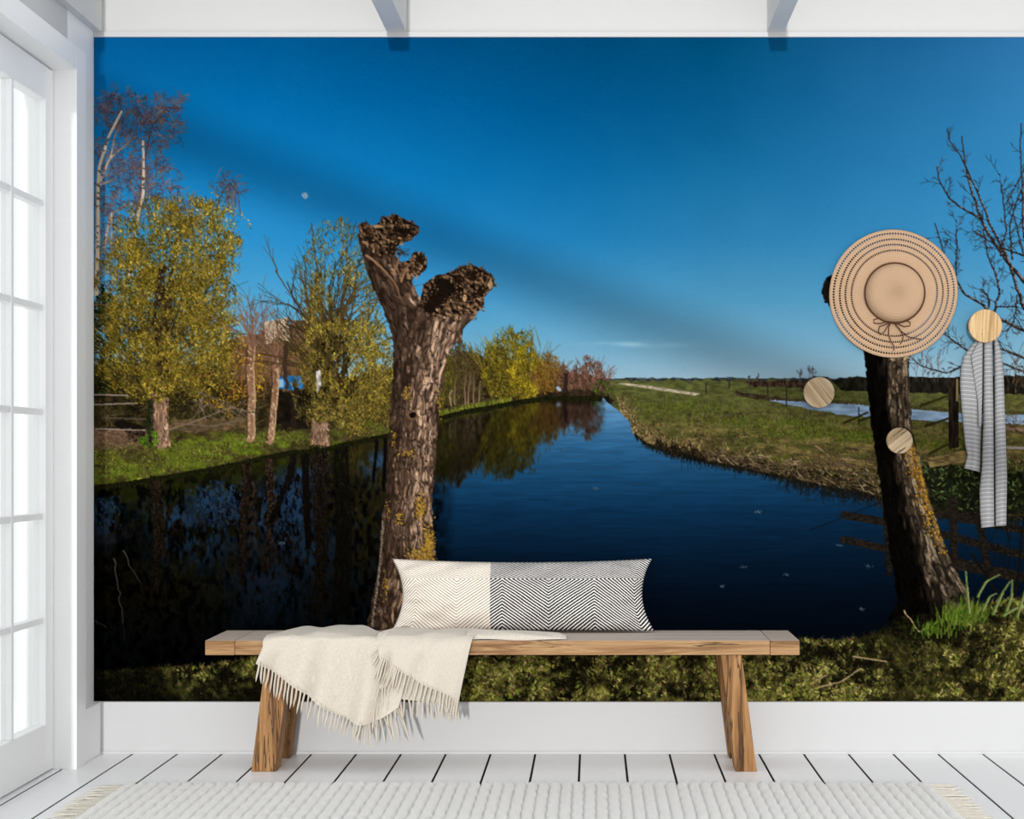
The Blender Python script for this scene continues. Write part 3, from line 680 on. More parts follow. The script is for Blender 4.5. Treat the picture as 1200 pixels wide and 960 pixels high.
        n = len(x); wv = np.linspace(a, b, n)
        for _ in range(4):
            strokes(x + U(-.5, .5, n) * wv, y, 1.57 + rng.normal(0, .12, n), U(3, 9, n), .4, mix(n, c, tuple(min(255, v * 1.9) for v in c), (12, 10, 8), (8, 7, 6)) * np.linspace(1, .45, n)[:, None], n=14)
    x = gx[0][gx[0] < 706]; yv = np.interp(x, *np.array(water_l).T)
    for o in range(4): splat(x, yv + o * .7 + rng.normal(0, .5, len(x)), .6, mix(len(x), (22, 22, 10), (14, 14, 8), (36, 38, 14)))
    for p in ([(134, 655), (139, 690), (144, 720), (147, 752)], [(146, 646), (158, 672), (168, 694)], [(112, 728), (120, 732), (128, 738)]):
        x, y = curve(p, 1.3, .6, (64, 58, 50), (34, 30, 26), wob=1.2)
    for (cx, cy) in [(330, 637), (700, 573), (848, 688), (872, 665), (922, 674), (888, 600), (1018, 664), (1010, 714), (985, 640)]:
        splat(cx + rng.normal(0, 2.2, 14), cy + rng.normal(0, .7, 14), .4, mix(14, (96, 118, 132), (60, 78, 92)) * (.95 if cy < 640 else .75))
    # trunk's own reflection to its right
    m = water & (gx > 505) & (gx < 540) & (gy > 540); k = np.clip((535 - gx) / 26, 0, 1) * np.clip((gy - 540) / 40, 0, 1) * (fbm(5, 140, 3, 1.5) * 1.4)
    img[m] *= (1 - np.clip(k, 0, .85))[m][:, None]
    # near-bank mirror under the right bank: dark with stalks
    k = 1500; x = U(744, 1316, k); y0 = np.interp(x, *np.array(bank_r).T)
    strokes(x, y0 - 1, 1.57 + rng.normal(0, .35, k), U(2, 9, k) * np.interp(x, [744, 900, 1000, 1316], [.9, 1, 1.7, 1.6]), .5, mix(k, (14, 16, 14), (26, 24, 16), (8, 10, 12), (50, 44, 28)))
    for _ in range(16):
        x0 = U(800, 868); y0 = np.interp(x0, *np.array(bank_r).T); curve([(x0, y0 - 3), (x0 + U(-6, 6), y0 + U(6, 15))], .9, .5, (16, 16, 12))
    for _ in range(60): x0 = U(915, 1010); y0 = np.interp(x0, *np.array(bank_r).T); twigs(x0, y0, U(.3, 2.6), U(6, 18), .7, (18, 20, 20), 1, .7, 0, 3)
    # fence mirrored in the water
    RF = (28, 24, 20)
    for p, a in [([(990, 604), (1040, 613), (1100, 626), (1200, 652), (1316, 680)], 9), ([(988, 633), (1040, 644), (1110, 656), (1200, 676), (1316, 700)], 8), ([(1088, 600), (1140, 610), (1200, 622)], 9), ([(1120, 664), (1200, 680)], 8), ([(1038, 588), (1040, 630), (1042, 672)], 7), ([(1117, 588), (1118, 640), (1120, 690)], 9), ([(1148, 600), (1152, 640), (1160, 675)], 9)]:
        x, y = curve(p, a, a * .9, RF, (16, 14, 12)); n = len(x)
        strokes(x + rng.normal(0, 1, n), y + U(-a / 2, a / 2, n), rng.normal(0, .2, n), 4, .5, mix(n, (46, 36, 26), (14, 12, 10), (30, 26, 22)))
    curve([(950, 622), (985, 608), (1030, 590)], 1.3, .8, (12, 22, 34), wob=.6); 
    for _ in range(22): twigs(U(1150, 1316), U(610, 640), U(.9, 2.2), U(14, 46), .9, (14, 14, 14), 1, .5)
    for p in ([(1140, 650), (1165, 690), (1190, 705)], [(1190, 700), (1196, 650), (1200, 612)]): curve(p, 3, 2, (16, 14, 12), wob=.8)

    # ---- standing fence
    fill(poly([(1112, 445), (1122, 443), (1124, 446), (1124, 525), (1112, 527)]), C(30, 24, 18), noise(2, 8, 150), .5); curve([(1122.5, 445), (1122.5, 470)], 2, 2, (126, 108, 72))
    fill(poly([(1086, 538), (1132, 528), (1160, 530), (1160, 540), (1090, 548)], .6), C(104, 88, 54), noise(6, 2, 151), .4)
    curve([(1160, 500), (1204, 505), (1316, 512)], 3, 3, (124, 100, 84)); curve([(1160, 524), (1204, 526), (1316, 530)], 3, 2, (140, 128, 116))

    # ---- bark helper
    def bark(mask, axis_l, axis_r, seed, lit, mid, dark, light_at, cell=5.2, soft=.25, twist=0.):
        L = np.interp(gy[:, 0], *np.array(axis_l)[:, ::-1].T)[:, None]; R = np.interp(gy[:, 0], *np.array(axis_r)[:, ::-1].T)[:, None]
        u = (gx - L) / np.maximum(R - L, 1)
        wx = (fbm(14, seed, 3, 1.5) - .5) * 3.4
        yy, xx = np.mgrid[0:MH, 0:MW].astype(np.float32)
        px = (u * 58 + wx * 1.7) ; py = gy + (fbm(8, seed + 7, 2) - .5) * 9
        def look(cx, cy, s):
            r = np.random.default_rng(s); G = r.random((512, 512)).astype(np.float32)
            fx = px / cx + 60; fy = py / cy; ix = np.floor(fx).astype(int); iy = np.floor(fy).astype(int); tx = fx - ix; ty = fy - iy
            tx = tx * tx * (3 - 2 * tx); ty = ty * ty * (3 - 2 * ty); f_ = lambda a, b: G[b % 512, a % 512]
            return (f_(ix, iy) * (1 - tx) + f_(ix + 1, iy) * tx) * (1 - ty) + (f_(ix, iy + 1) * (1 - tx) + f_(ix + 1, iy + 1) * tx) * ty
        n1 = look(cell, cell * 5.5, seed + 1); n2 = look(cell * .45, cell * 1.3, seed + 2)
        n3 = look(cell * .7, cell * 3.2, seed + 4)
        ridge = np.maximum(1 - np.abs(n1 - .5) * 5.2, 1 - np.abs(n3 - .5) * 6.5)
        groove = np.clip(ridge * 1.05 + (n2 - .5) * 1.2, 0, 1)
        groove = np.maximum(groove, np.clip(1 - np.abs(look(cell * 1.4, cell * 1.6, seed + 3) - .5) * 12, 0, 1) * .45)
        lam = np.clip(np.interp(u, light_at[0], light_at[1]) + (n2 - .5) * .7 + (n1 - .5) * .45, 0, 1)[..., None]
        col = (C(*mid) * .45) * (1 - lam) + C(*mid) * lam
        hi = np.clip(lam * 1.9 - .9, 0, 1); col = col * (1 - hi) + C(*lit) * hi
        col = col * (1 - .86 * groove[..., None]) + C(*dark) * .86 * groove[..., None]
        img[mask] = col[mask]
        return u

    # ---- big pollard willow
    out = [(421, 281), (422, 264), (429, 260), (437, 265), (443, 262), (449, 256), (457, 253), (465, 252), (477, 258), (485, 261), (491, 266), (491, 275), (482, 282), (472, 286), (466, 289), (464, 300), (467, 307),
           (480, 306), (485, 296), (496, 296), (501, 304), (500, 317), (490, 324), (484, 326), (484, 332), (491, 347), (494, 350), (496, 334), (512, 323), (524, 321), (530, 318), (536, 315), (544, 312), (552, 310), (565, 315),
           (574, 320), (580, 326), (581, 335), (570, 347), (566, 360), (555, 375), (545, 383), (540, 400), (527, 410), (524, 422), (521, 440), (516, 465), (514, 498), (511, 540), (507, 582), (508, 622), (512, 652), (506, 700), (504, 760),
           (424, 760), (431, 731), (433, 722), (444, 667), (447, 622), (452, 577), (455, 526), (458, 478), (461, 447), (461, 402), (459, 390), (447, 357), (437, 337), (429, 315)]
    tm = poly(out, .55, 3, 21)
    L = [(421, 250), (424, 300), (437, 337), (459, 390), (461, 447), (456, 500), (452, 577), (447, 622), (443, 667), (431, 731), (424, 760)]
    R = [(500, 250), (520, 300), (560, 360), (532, 405), (522, 440), (515, 470), (511, 540), (507, 582), (509, 640), (506, 700), (504, 760)]
    u = bark(tm, L, R, 200, (222, 184, 152), (138, 106, 84), (26, 17, 12), ([0, .08, .25, .5, .7, .9, 1], [.0, .12, .46, .6, .9, .78, .45]), 2.9)
    # gnarled heads: crumbly knots
    heads = poly([(421, 281), (422, 264), (429, 260), (449, 256), (465, 252), (491, 266), (491, 275), (472, 286), (460, 300), (440, 300)], .5) & tm
    heads2 = poly([(494, 350), (496, 334), (512, 323), (552, 310), (581, 326), (581, 336), (568, 362), (540, 372), (505, 372)], .5) & tm
    heads3 = poly([(465, 308), (485, 296), (502, 298), (502, 320), (484, 330), (470, 330)], .5) & tm
    for hm, cen, rd in ((heads, (455, 275), (36, 24)), (heads2, (540, 342), (44, 30)), (heads3, (486, 312), (18, 16))):
        kn = fbm(5, 230, 3); kn2 = noise(3, 3, 236)
        c = np.clip((kn - .36) * 4, 0, 1)[..., None]; hi = np.clip((kn2 - .62) * 5, 0, 1)[..., None]
        rel = np.clip(.62 + (kn - np.roll(kn, (3, -3), (0, 1))) * 2.4 + (kn2 - np.roll(kn2, (2, -2), (0, 1))) * .5, .2, 1.35)[..., None]
        col = (C(60, 42, 29) * (1 - c) + C(132, 100, 72) * c) * rel * (1 - hi * .35) + C(196, 156, 116) * hi * .35 * rel
        img[hm] = col[hm]
        n = 110; a_ = U(0, 6.28, n); q = np.sqrt(U(0, 1, n)); x = cen[0] + rd[0] * q * np.cos(a_); y = cen[1] + rd[1] * q * np.sin(a_)
        ok = hm[np.clip(((y - MY0) * SS).astype(int), 0, MH - 1), np.clip(((x - MX0) * SS).astype(int), 0, MW - 1)]
        strokes(x[ok], y[ok], U(0, 6.28, ok.sum()), U(2, 5, ok.sum()), .7, mix(ok.sum(), (32, 22, 15), (96, 68, 46), (150, 112, 80), (58, 40, 28), (182, 146, 110)))
    def blob(x, y, rx, ry, c, n=260, s=.7):
        a_ = U(0, 6.28, n); q = np.sqrt(U(0, 1, n)); splat(x + rx * q * np.cos(a_), y + ry * q * np.sin(a_), s, mix(n, c, tuple(v * .8 for v in c)))
    for x, y, rx, ry in [(512, 350, 14, 12), (524, 340, 12, 9), (503, 362, 8, 7), (518, 334, 9, 6)]: strokes(x + rng.normal(0, rx * .42, 130), y + rng.normal(0, ry * .42, 130), -.8 + rng.normal(0, .5, 130), U(2, 6, 130), .8, mix(130, (18, 12, 9), (30, 20, 14)))
    for x, y, rx, ry in [(472, 272, 8, 5), (460, 292, 5, 8), (434, 280, 4, 6), (555, 322, 6, 4), (548, 350, 5, 3), (537, 330, 4, 3), (564, 342, 4, 3), (492, 305, 4, 4)]: strokes(x + rng.normal(0, rx * .5, 34), y + rng.normal(0, ry * .5, 34), U(0, 6.28, 34), U(2, 4, 34), .7, mix(34, (26, 17, 12), (40, 27, 18)))
    for x, y, rx, ry in [(575, 334, 2.6, 4.6), (443, 266, 5, 1.6), (545, 350, 2, 4)]: blob(x, y, rx, ry, (206, 168, 124), 90, .6)
    blob(483, 487, 6.5, 5.5, (116, 88, 66), 200); blob(484, 487, 3.4, 3, (20, 13, 10), 120)
    for p in ([(462, 322), (466, 312), (470, 296)], [(470, 330), (476, 316), (482, 308)], [(430, 300), (446, 312), (462, 330), (470, 350)]): curve(p, 2.6, 1.6, (150, 112, 82), (110, 80, 58), wob=.6)
    for _ in range(16): curve([(467 + U(-2, 2), 290 + U(0, 10)), (474 + U(-3, 8), 292 + U(0, 10))], .8, .5, (60, 44, 34))
    # rough fringes of the heads
    for x0, y0 in [(421, 264), (449, 256), (460, 252), (470, 255), (485, 262), (491, 270), (500, 304), (540, 313), (552, 309), (566, 316), (578, 325), (581, 334), (566, 362), (556, 376)] * 3:
        curve([(x0 + U(-3, 3), y0 + U(-2, 3)), (x0 + U(-4, 4), y0 + U(-5, 5))], 1.2, .6, mix(1, (60, 42, 28), (120, 88, 60))[0])
    # lichen
    for x, y, rx, ry, n in [(494, 596, 6, 13, 200), (503, 640, 6, 22, 420), (478, 532, 9, 4, 50), (469, 608, 5, 7, 40), (478, 462, 5, 8, 50), (455, 600, 3, 10, 20), (492, 652, 12, 9, 200), (452, 690, 4, 14, 40), (515, 470, 3, 16, 40), (462, 515, 3, 10, 24)]:
        X = x + rng.normal(0, rx * .55, n); Y = y + rng.normal(0, ry * .55, n); splat(X, Y, U(.3, .9, n), mix(n, (178, 136, 40), (136, 102, 34), (196, 156, 62), (112, 84, 44)))
    x = np.interp(np.arange(610, 735, .5), [610, 667, 731], [447, 443, 434]); splat(x + 2.5 + rng.normal(0, .5, len(x)), np.arange(610, 735, .5), .7, mix(len(x), (150, 136, 118), (70, 58, 46), (120, 104, 86)))

    # ---- right pollard willow (its head sits behind the hat)
    out = [(964, 345), (966, 330), (972, 323), (985, 318), (1000, 300), (1030, 296), (1060, 306), (1072, 340), (1066, 380), (1066, 415), (1067, 460), (1069, 505), (1080, 545), (1092, 590), (1105, 630), (1121, 666), (1140, 704), (1148, 722), (1120, 738), (1060, 738), (1040, 728), (1052, 706), (1045, 660),
           (1036, 600), (1028, 540), (1021, 500), (1017, 450), (1011, 405), (990, 372), (972, 358)]
    tm = poly(out, .7, 4, 22)
    L = [(964, 300), (1011, 405), (1017, 450), (1021, 500), (1028, 540), (1036, 600), (1045, 660), (1052, 706), (1040, 738)]
    R = [(1072, 300), (1066, 415), (1067, 460), (1069, 505), (1080, 545), (1092, 590), (1105, 630), (1121, 666), (1148, 722), (1150, 738)]
    bark(tm, L, R, 300, (182, 158, 128), (98, 80, 60), (12, 9, 7), ([0, .3, .42, .5, .75, .93, 1], [.0, .02, .06, .6, .72, .8, .5]), 3.6)
    k = tm; Lr = np.interp(gy[:, 0], *np.array(L)[:, ::-1].T)[:, None]; Rr = np.interp(gy[:, 0], *np.array(R)[:, ::-1].T)[:, None]
    uu = (gx - Lr) / (Rr - Lr) + (noise(4, 14, 310) - .5) * .3; img[k] *= np.interp(uu, [0, .36, .52, 1], [.22, .26, 1.05, 1.1])[k][:, None]
    k = tm & (gy > 500); v = np.interp(gy, [500, 620, 700, 740], [1, .82, .66, .5]); img[k] *= v[k][:, None]
    blob(969, 342, 4, 14, (24, 20, 18), 260)
    yv = U(516, 650, 900); xr = np.interp(yv, [505, 545, 590, 630, 666], [1069, 1080, 1092, 1105, 1121]); q = np.abs(rng.normal(0, 7, 900))
    m = rng.random(900) < np.interp(yv, [516, 560, 640], [1, .9, .35]); splat((xr - 2 - q)[m], yv[m], U(.3, .95, m.sum()), mix(m.sum(), (176, 126, 28), (120, 84, 24), (190, 144, 46), (90, 66, 26)))

    # ---- bare tree on the right
    BK = (30, 24, 22)
    br = [([(1316, 420), (1260, 375), (1200, 330), (1180, 306), (1166, 286), (1150, 258), (1140, 228), (1133, 200), (1130, 178), (1128, 160)], 6, 1), ([(1200, 362), (1180, 300), (1160, 262), (1146, 226), (1138, 208), (1124, 180), (1112, 162), (1111, 152)], 3.2, .8),
          ([(1150, 256), (1130, 246), (1112, 232), (1102, 214), (1098, 194)], 2.2, .7), ([(1316, 408), (1250, 396), (1200, 388), (1168, 372), (1152, 358), (1132, 346), (1118, 324), (1106, 296), (1096, 262)], 5, .8), ([(1120, 330), (1122, 290), (1121, 258)], 1.4, .6),
          ([(1166, 366), (1172, 340), (1166, 318), (1158, 300), (1152, 262)], 2.4, .8), ([(1200, 420), (1180, 412), (1160, 404), (1140, 396)], 2.4, 1), ([(1135, 412), (1118, 400), (1104, 390)], 2, .8), ([(1316, 260), (1240, 250), (1200, 280), (1198, 210), (1196, 170), (1198, 145)], 3, 1),
          ([(1186, 304), (1184, 262), (1192, 236), (1200, 216)], 1.8, .7), ([(1172, 300), (1180, 270), (1176, 236), (1172, 206)], 1.8, .6), ([(1140, 424), (1110, 438), (1080, 430), (1068, 418)], 2, .7), ([(1160, 360), (1158, 346), (1150, 340)], 2, .8), ([(1316, 470), (1240, 440), (1200, 436), (1170, 424)], 4, 1.6),
          ([(1170, 360), (1192, 360)], 1.2, .8), ([(1316, 180), (1250, 160), (1205, 190), (1180, 240)], 3, .8), ([(1192, 346), (1190, 372), (1180, 392)], 1.4, .7), ([(1200, 300), (1170, 290), (1140, 270)], 1.6, .7), ([(1316, 330), (1230, 318), (1200, 300), (1188, 250)], 3, 1)]
    for p, a, b in br:
        x, y = curve(p, a * 1.15, b, BK, (46, 36, 32), wob=.5, lit=((132, 120, 116), .22) if a > 1.7 else None)
        n = len(x)
        for i in range(int(n * .1), n, max(6, n // 13)):
            i = min(n - 1, i + rng.integers(0, 5)); j_ = max(0, i - 3); a_ = np.arctan2(y[i] - y[j_], x[i] - x[j_])
            twigs(x[i], y[i], a_ + rng.choice([-1, 1]) * U(.5, 1.1), U(6, 20), .8, mix(1, (34, 26, 24), (58, 46, 42))[0], 1, .8, U(-.5, .2), 3, .55)
    for _ in range(120): twigs(U(1150, 1316), U(425, 520), U(-2.6, -.4), U(10, 30), .8, mix(1, (60, 46, 34), (100, 78, 56), (36, 28, 22))[0], 1, .8, 0, 3)
    for x0 in (1074, 1082, 1095, 1100): twigs(x0, 448, -1.57, 22, .6, (96, 84, 80), 2, .5, 0, 3)

    # ---- foreground bank
    fgl = [(108, 790), (150, 786), (200, 784), (250, 781), (300, 772), (400, 768), (540, 766), (620, 760), (760, 752), (880, 752), (940, 750), (985, 752), (1030, 742), (1050, 726), (1090, 722), (1140, 716), (1170, 704), (1205, 700), (1316, 696)]
    fg = poly(fgl + [(1316, 830), (108, 830)], 1.6, 4, 23)
    g = fbm(22, 400, 6); g2 = fbm(34, 410, 3, .6)
    fill(fg, C(34, 32, 12) * (.4 + 1.2 * g)[..., None])
    g3 = fbm(6, 420, 3); lightmap = np.clip(.9 + (g - .5) * 1.7 + (g3 - .5) * 2.4 + (g2 - .5) * .6, .16, 1.45)
    shade = np.interp(gx, [108, 190, 215, 300, 330, 1000, 1060, 1130, 1316], [.22, .3, .9, .8, .9, 1, .5, .85, .9])
    shade = shade * np.where(gx < 330, np.interp(gy, [780, 788, 800, 824], [1.3, 1.2, .75, .3]), 1)
    shade = np.where((gx > 1000) & (gx < 1130), np.minimum(shade, np.interp(gy, [705, 740, 762, 800], [.12, .2, .75, 1.])), shade)
    def lm(x, y):
        ix = np.clip(((x - MX0) * SS).astype(int), 0, MW - 1); iy = np.clip(((y - MY0) * SS).astype(int), 0, MH - 1)
        return (lightmap * shade)[iy, ix]
    k = 34000; x = U(108, 1316, k); y = np.interp(x, *np.array(fgl).T); y = y + (830 - y) * rng.random(k)
    o = np.argsort(y); x, y = x[o], y[o]
    c = mix(k, (104, 104, 38), (64, 66, 22), (138, 136, 70), (110, 86, 54), (42, 36, 16), (88, 94, 34), (140, 120, 78), (84, 66, 42)) * np.clip(lm(x, y), .1, 1.15)[:, None]
    strokes(x, y, -1.57 + rng.normal(0, .75, k), U(2.5, 7, k), U(.25, .6, k), c, bend=.35, n=12)
    k = 5200; x = U(108, 1316, k); y = np.interp(x, *np.array(fgl).T); y = y + (830 - y) * rng.random(k)
    strokes(x, y, U(0, 6.28, k), U(2, 5, k), U(.5, .9, k), mix(k, (152, 152, 76), (112, 120, 40), (172, 156, 100), (90, 110, 32)) * np.clip(lm(x, y) ** 1.6, .05, 1.1)[:, None], n=9)
    k = 3600; x = U(108, 1316, k); y = np.interp(x, *np.array(fgl).T); y = y + (830 - y) * rng.random(k)
    m = g[np.clip(((y - MY0) * SS).astype(int), 0, MH - 1), np.clip(((x - MX0) * SS).astype(int), 0, MW - 1)] < .43
    strokes(x[m], y[m], U(0, 6.28, m.sum()), U(3, 7, m.sum()), .9, mix(m.sum(), (18, 16, 8), (28, 22, 12), (12, 12, 6)))
    for p in ([(960, 806), (985, 800), (1010, 784)], [(958, 798), (968, 792)], [(1060, 716), (1078, 742), (1092, 730)], [(1000, 770), (1040, 776)]): curve(p, 1.3, .8, (168, 144, 104), wob=.5)
    # tufts at the foot of the right willow, leaves by the water
    for (x0, y0, n, h) in [(1122, 726, 90, 26), (1140, 722, 60, 22), (1096, 740, 50, 16)]:
        strokes(x0 + rng.normal(0, 11, n), y0 + rng.normal(3, 4, n), -1.57 + rng.normal(0, .25, n), U(.5, 1, n) * h, .7, mix(n, (88, 116, 28), (60, 88, 22), (120, 130, 50)) * .85, bend=.15)
    for p, a in [([(1136, 720), (1134, 694), (1132, 670)], 3.4), ([(1146, 700), (1156, 682), (1172, 674)], 2.6), ([(1164, 720), (1176, 694), (1184, 682)], 4), ([(1178, 722), (1186, 700), (1186, 680)], 4), ([(1176, 722), (1194, 712), (1214, 706)], 4), ([(1192, 724), (1200, 700), (1204, 684)], 4), ([(1152, 716), (1160, 700), (1168, 696)], 3), ([(1220, 720), (1232, 696), (1240, 684)], 4), ([(1262, 722), (1270, 700), (1284, 690)], 4)]:
        curve(p, a, 1, (66, 84, 30), (100, 116, 62)); curve([(q[0] + 1, q[1]) for q in p], 1, .6, (140, 148, 92))
    # JPEG-soft finish: slight contrast lift
    out = np.clip(img, 0, 255) / 255.
    return out
# ---------------------------------------------------------------- the room shell
YW = 5.87                                           # back wall plane
YB = 5.851                                          # front of its baseboard
XL = -1.82                                          # left wall plane
YF = 5.32                                           # where ceiling and left wall stop (out of the frame)
box('wall_back', (XL - .16, YW, -.1), (2.3, YW + .12, 3.0), M['wall'], kind='structure')
box('ceiling', (XL - .16, YF, 2.86), (2.1, YW + .12, 3.0), M['wall'], kind='structure')
for i, (x0, x1) in enumerate(((XL, -1.789), (-.752, -.680), (.634, .696), (2.0, 2.06))):
    box('ceiling_beam', (x0, YF, 2.629), (x1, YW, 2.87), M['beam'], bevel=.002, kind='structure')
box('trim_1', (XL, YW - .012, 2.609), (2.3, YW, 2.629), M['trim'], bevel=.002, kind='structure')
# floor: boards with open joints over a dark sub-floor
fl = box('floor', (-2.3, .6, -.08), (2.84, YW, -.003), M['gap'], kind='structure')
pitch = 52.47 / 322.5; x_first = (155 - CX) / 322.5
plank = boxmesh('floor_plank', (-pitch / 2 + .0040, .62, -.003), (pitch / 2 - .0040, YW - .001, 0), .0006, 1); plank.materials.append(M['floor'])
k0 = int((-2.28 - x_first) / pitch) - 1
for k in range(k0, k0 + 32):
    xc = x_first + (k + .5) * pitch
    if xc - pitch / 2 < -2.32 or xc + pitch / 2 > 2.85: continue
    o = link('plank', plank, None, fl); o.location.x = xc
# baseboards
b = box('baseboard_back', (-1.789, YB, 0), (2.3, YW, .19), M['trim'], bevel=.003, kind='structure')
box('shoe_strip', (-1.789, YB - .004, 0), (2.3, YB + .002, .012), M['trim'], b, .0015)
box('baseboard_left', (XL, 5.668, 0), (-1.789, YW, .19), M['door'], bevel=.003, kind='structure')
# left wall: a pier by the corner, a head over the door, and the post of the casing
JY = 5.563                                          # far jamb of the doorway
DX = -1.864                                         # room-side plane of the door leaf
LEAF0, LEAF1 = JY - 1.06, JY - .004
wl = box('wall_left', (XL - .16, JY + .012, -.02), (XL, YW, 2.87), M['door'], kind='structure')
box('lintel', (XL - .16, 4.38, 2.43), (XL, JY + .012, 2.87), M['wall'], wl)
box('pier', (XL - .16, 4.38, -.02), (XL, LEAF0 - .004, 2.418), M['wall'], wl)
tr = box('trim_2', (XL - .162, JY, 0), (-1.784, 5.667, 2.50), M['door'], bevel=.002, kind='structure')
box('casing_head', (XL - .162, 4.384, 2.418), (-1.784, JY, 2.50), M['door'], tr, .002)
# glazed door, six rows of panes
dr = empty('door_1', (DX, LEAF1, 0)); dr['kind'] = 'structure'
def dbox(name, y0, y1, z0, z1, x0=-.046, x1=0., mat='door', bevel=.003):
    o = box(name, (x0, y0 - LEAF1, z0), (x1, y1 - LEAF1, z1), M[mat], dr, bevel); return o
G0, G1, GT, GB = LEAF0 + .073, LEAF1 - .073, 2.297, .169
dbox('stile', LEAF0, G0, .006, 2.412); dbox('stile', G1, LEAF1, .006, 2.412)
dbox('top_rail', G0, G1, GT, 2.412); dbox('bottom_rail', G0, G1, .006, GB)
NC, NR = 3, 6; pw = (G1 - G0) / NC; ph = (GT - GB) / NR
for c in range(1, NC): dbox('glazing_bar', G0 + c * pw - .011, G0 + c * pw + .011, GB, GT, -.04, -.004)
for c in range(NC):
    for r in range(1, NR): dbox('glazing_bar', G0 + c * pw + .011, G0 + (c + 1) * pw - .011, GB + r * ph - .011, GB + r * ph + .011, -.039, -.005)
    for r in range(NR):
        y0, y1 = G0 + c * pw + (.0112 if c else .0003), G0 + (c + 1) * pw - (.0112 if c < NC - 1 else .0003)
        z0, z1 = GB + r * ph + (.0112 if r else .0003), GB + (r + 1) * ph - (.0112 if r < NR - 1 else .0003)
        dbox('pane', y0, y1, z0, z1, -.026, -.022, 'glass', 0)
# unseen timber added behind the viewer; its soft shade crosses the mural
def shade_caster():
    yb = -1.0; d = (5.868 - yb); sx, sz = SUN_DIR.x / SUN_DIR.y * d, SUN_DIR.z / SUN_DIR.y * d
    p1 = P(200, 158, 5.868); p2 = P(900, 431, 5.868); u = (p2 - p1).normalized(); n = Vector((-u.z, 0, u.x))
    a = p1 - u * 1.0; b_ = p1 + u * 4.9; hw = .092
    q = [a - n * hw, a + n * hw, b_ + n * hw, b_ - n * hw]; q = [Vector((p.x - sx, yb, p.z - sz)) for p in q]
    o = prism('shade_beam', q, [p + Vector((0, -.05, 0)) for p in q], M['bench_x'], None, .003); o['kind'] = 'structure'
shade_caster()

# ---------------------------------------------------------------- the printed mural sheet
E_WALL = 1.33                                       # light that reaches the sheet, so that print colours come out as in the photograph
def build_mural():
    pic = paint_mural()
    xs = np.concatenate([np.arange(110., 1204.5, 1.), np.arange(1207., 1312., 3.)]); ys = np.arange(44., 822.6, 1.)
    # sample the drawing (2x) with a 2x2 box
    ix = np.clip(((xs - MX0) * SS).astype(int), 0, MW - 2); iy = np.clip(((ys - MY0) * SS).astype(int), 0, MH - 2)
    s = (pic[iy][:, ix] + pic[iy + 1][:, ix] + pic[iy][:, ix + 1] + pic[iy + 1][:, ix + 1]) / 4
    lin = np.where(s <= .04045, s / 12.92, ((s + .055) / 1.055) ** 2.4) / E_WALL
    nx, ny = len(xs), len(ys); ym = YW - .004
    V = np.empty((ny, nx, 3), np.float32); V[..., 0] = ((xs - CX) * ym / F)[None, :]; V[..., 1] = ym; V[..., 2] = (H - (ys - CY) * ym / F)[:, None]
    a = (np.arange(ny - 1)[:, None] * nx + np.arange(nx - 1)[None, :]); idx = np.stack([a, a + nx, a + nx + 1, a + 1], -1).reshape(-1)
    me = bpy.data.meshes.new('wall_mural'); nv, nf = nx * ny, (nx - 1) * (ny - 1)
    me.vertices.add(nv); me.vertices.foreach_set('co', V.reshape(-1))
    me.loops.add(nf * 4); me.loops.foreach_set('vertex_index', idx.astype(np.int32))
    me.polygons.add(nf); me.polygons.foreach_set('loop_start', np.arange(0, nf * 4, 4, dtype=np.int32))
    me.update(calc_edges=True)
    ca = me.color_attributes.new('print', 'FLOAT_COLOR', 'POINT')
    rgba = np.ones((nv, 4), np.float32); rgba[:, :3] = np.clip(lin.reshape(-1, 3), 0, 1.2); ca.data.foreach_set('color', rgba.reshape(-1))
    t = NT('mural_print'); at = t.n('ShaderNodeAttribute'); at.attribute_name = 'print'
    d = t.n('ShaderNodeBsdfDiffuse'); t.l(at.outputs['Color'], d.inputs['Color']); t.l(d.outputs[0], t.t.nodes['Material Output'].inputs[0])
    o = link('wall_mural', me, t.m)
    tag(o, 'wall-wide photo mural of pollard willows beside a blue canal', 'mural')
build_mural()

# ---------------------------------------------------------------- bench
BT, BF, BB = .451, 5.518, 5.842                     # top height, front and back
bench = tag(empty('bench', (-.311, 5.68, 0)), 'long rustic oak bench with splayed legs against the mural wall', 'bench')
bi = Matrix.Translation((.311, -5.68, 0))
def bpart(o): o.data.transform(bi); o.parent = bench; return o
xa, xb, ew = -1.330, .708, .101
for i in range(3):
    w = (BB - BF) / 3
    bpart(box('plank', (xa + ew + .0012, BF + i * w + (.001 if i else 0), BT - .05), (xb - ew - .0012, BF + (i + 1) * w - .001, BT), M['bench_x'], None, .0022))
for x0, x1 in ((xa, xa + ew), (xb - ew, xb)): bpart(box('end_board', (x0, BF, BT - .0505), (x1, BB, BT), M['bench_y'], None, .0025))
def leg(b0, b1, t0, t1, y0, y1):
    z1 = BT - .05
    bpart(prism('leg', [(b0, y0, 0), (b1, y0, 0), (b1, y1, 0), (b0, y1, 0)], [(t0, y0, z1), (t1, y0, z1), (t1, y1, z1), (t0, y1, z1)], M['bench_z'], None, .003))
for y0, y1 in ((BF + .004, BF + .098), (BB - .075, BB - .004)):
    leg(-1.1725, -1.088, -1.122, -1.040, y0, y1); leg(.488, .562, .438, .510, y0, y1)
for x0, x1 in ((-1.125, -1.085), (.475, .510)): bpart(box('stretcher', (x0, BF + .09, .125), (x1, BB - .07, .175), M['bench_y'], None, .002))

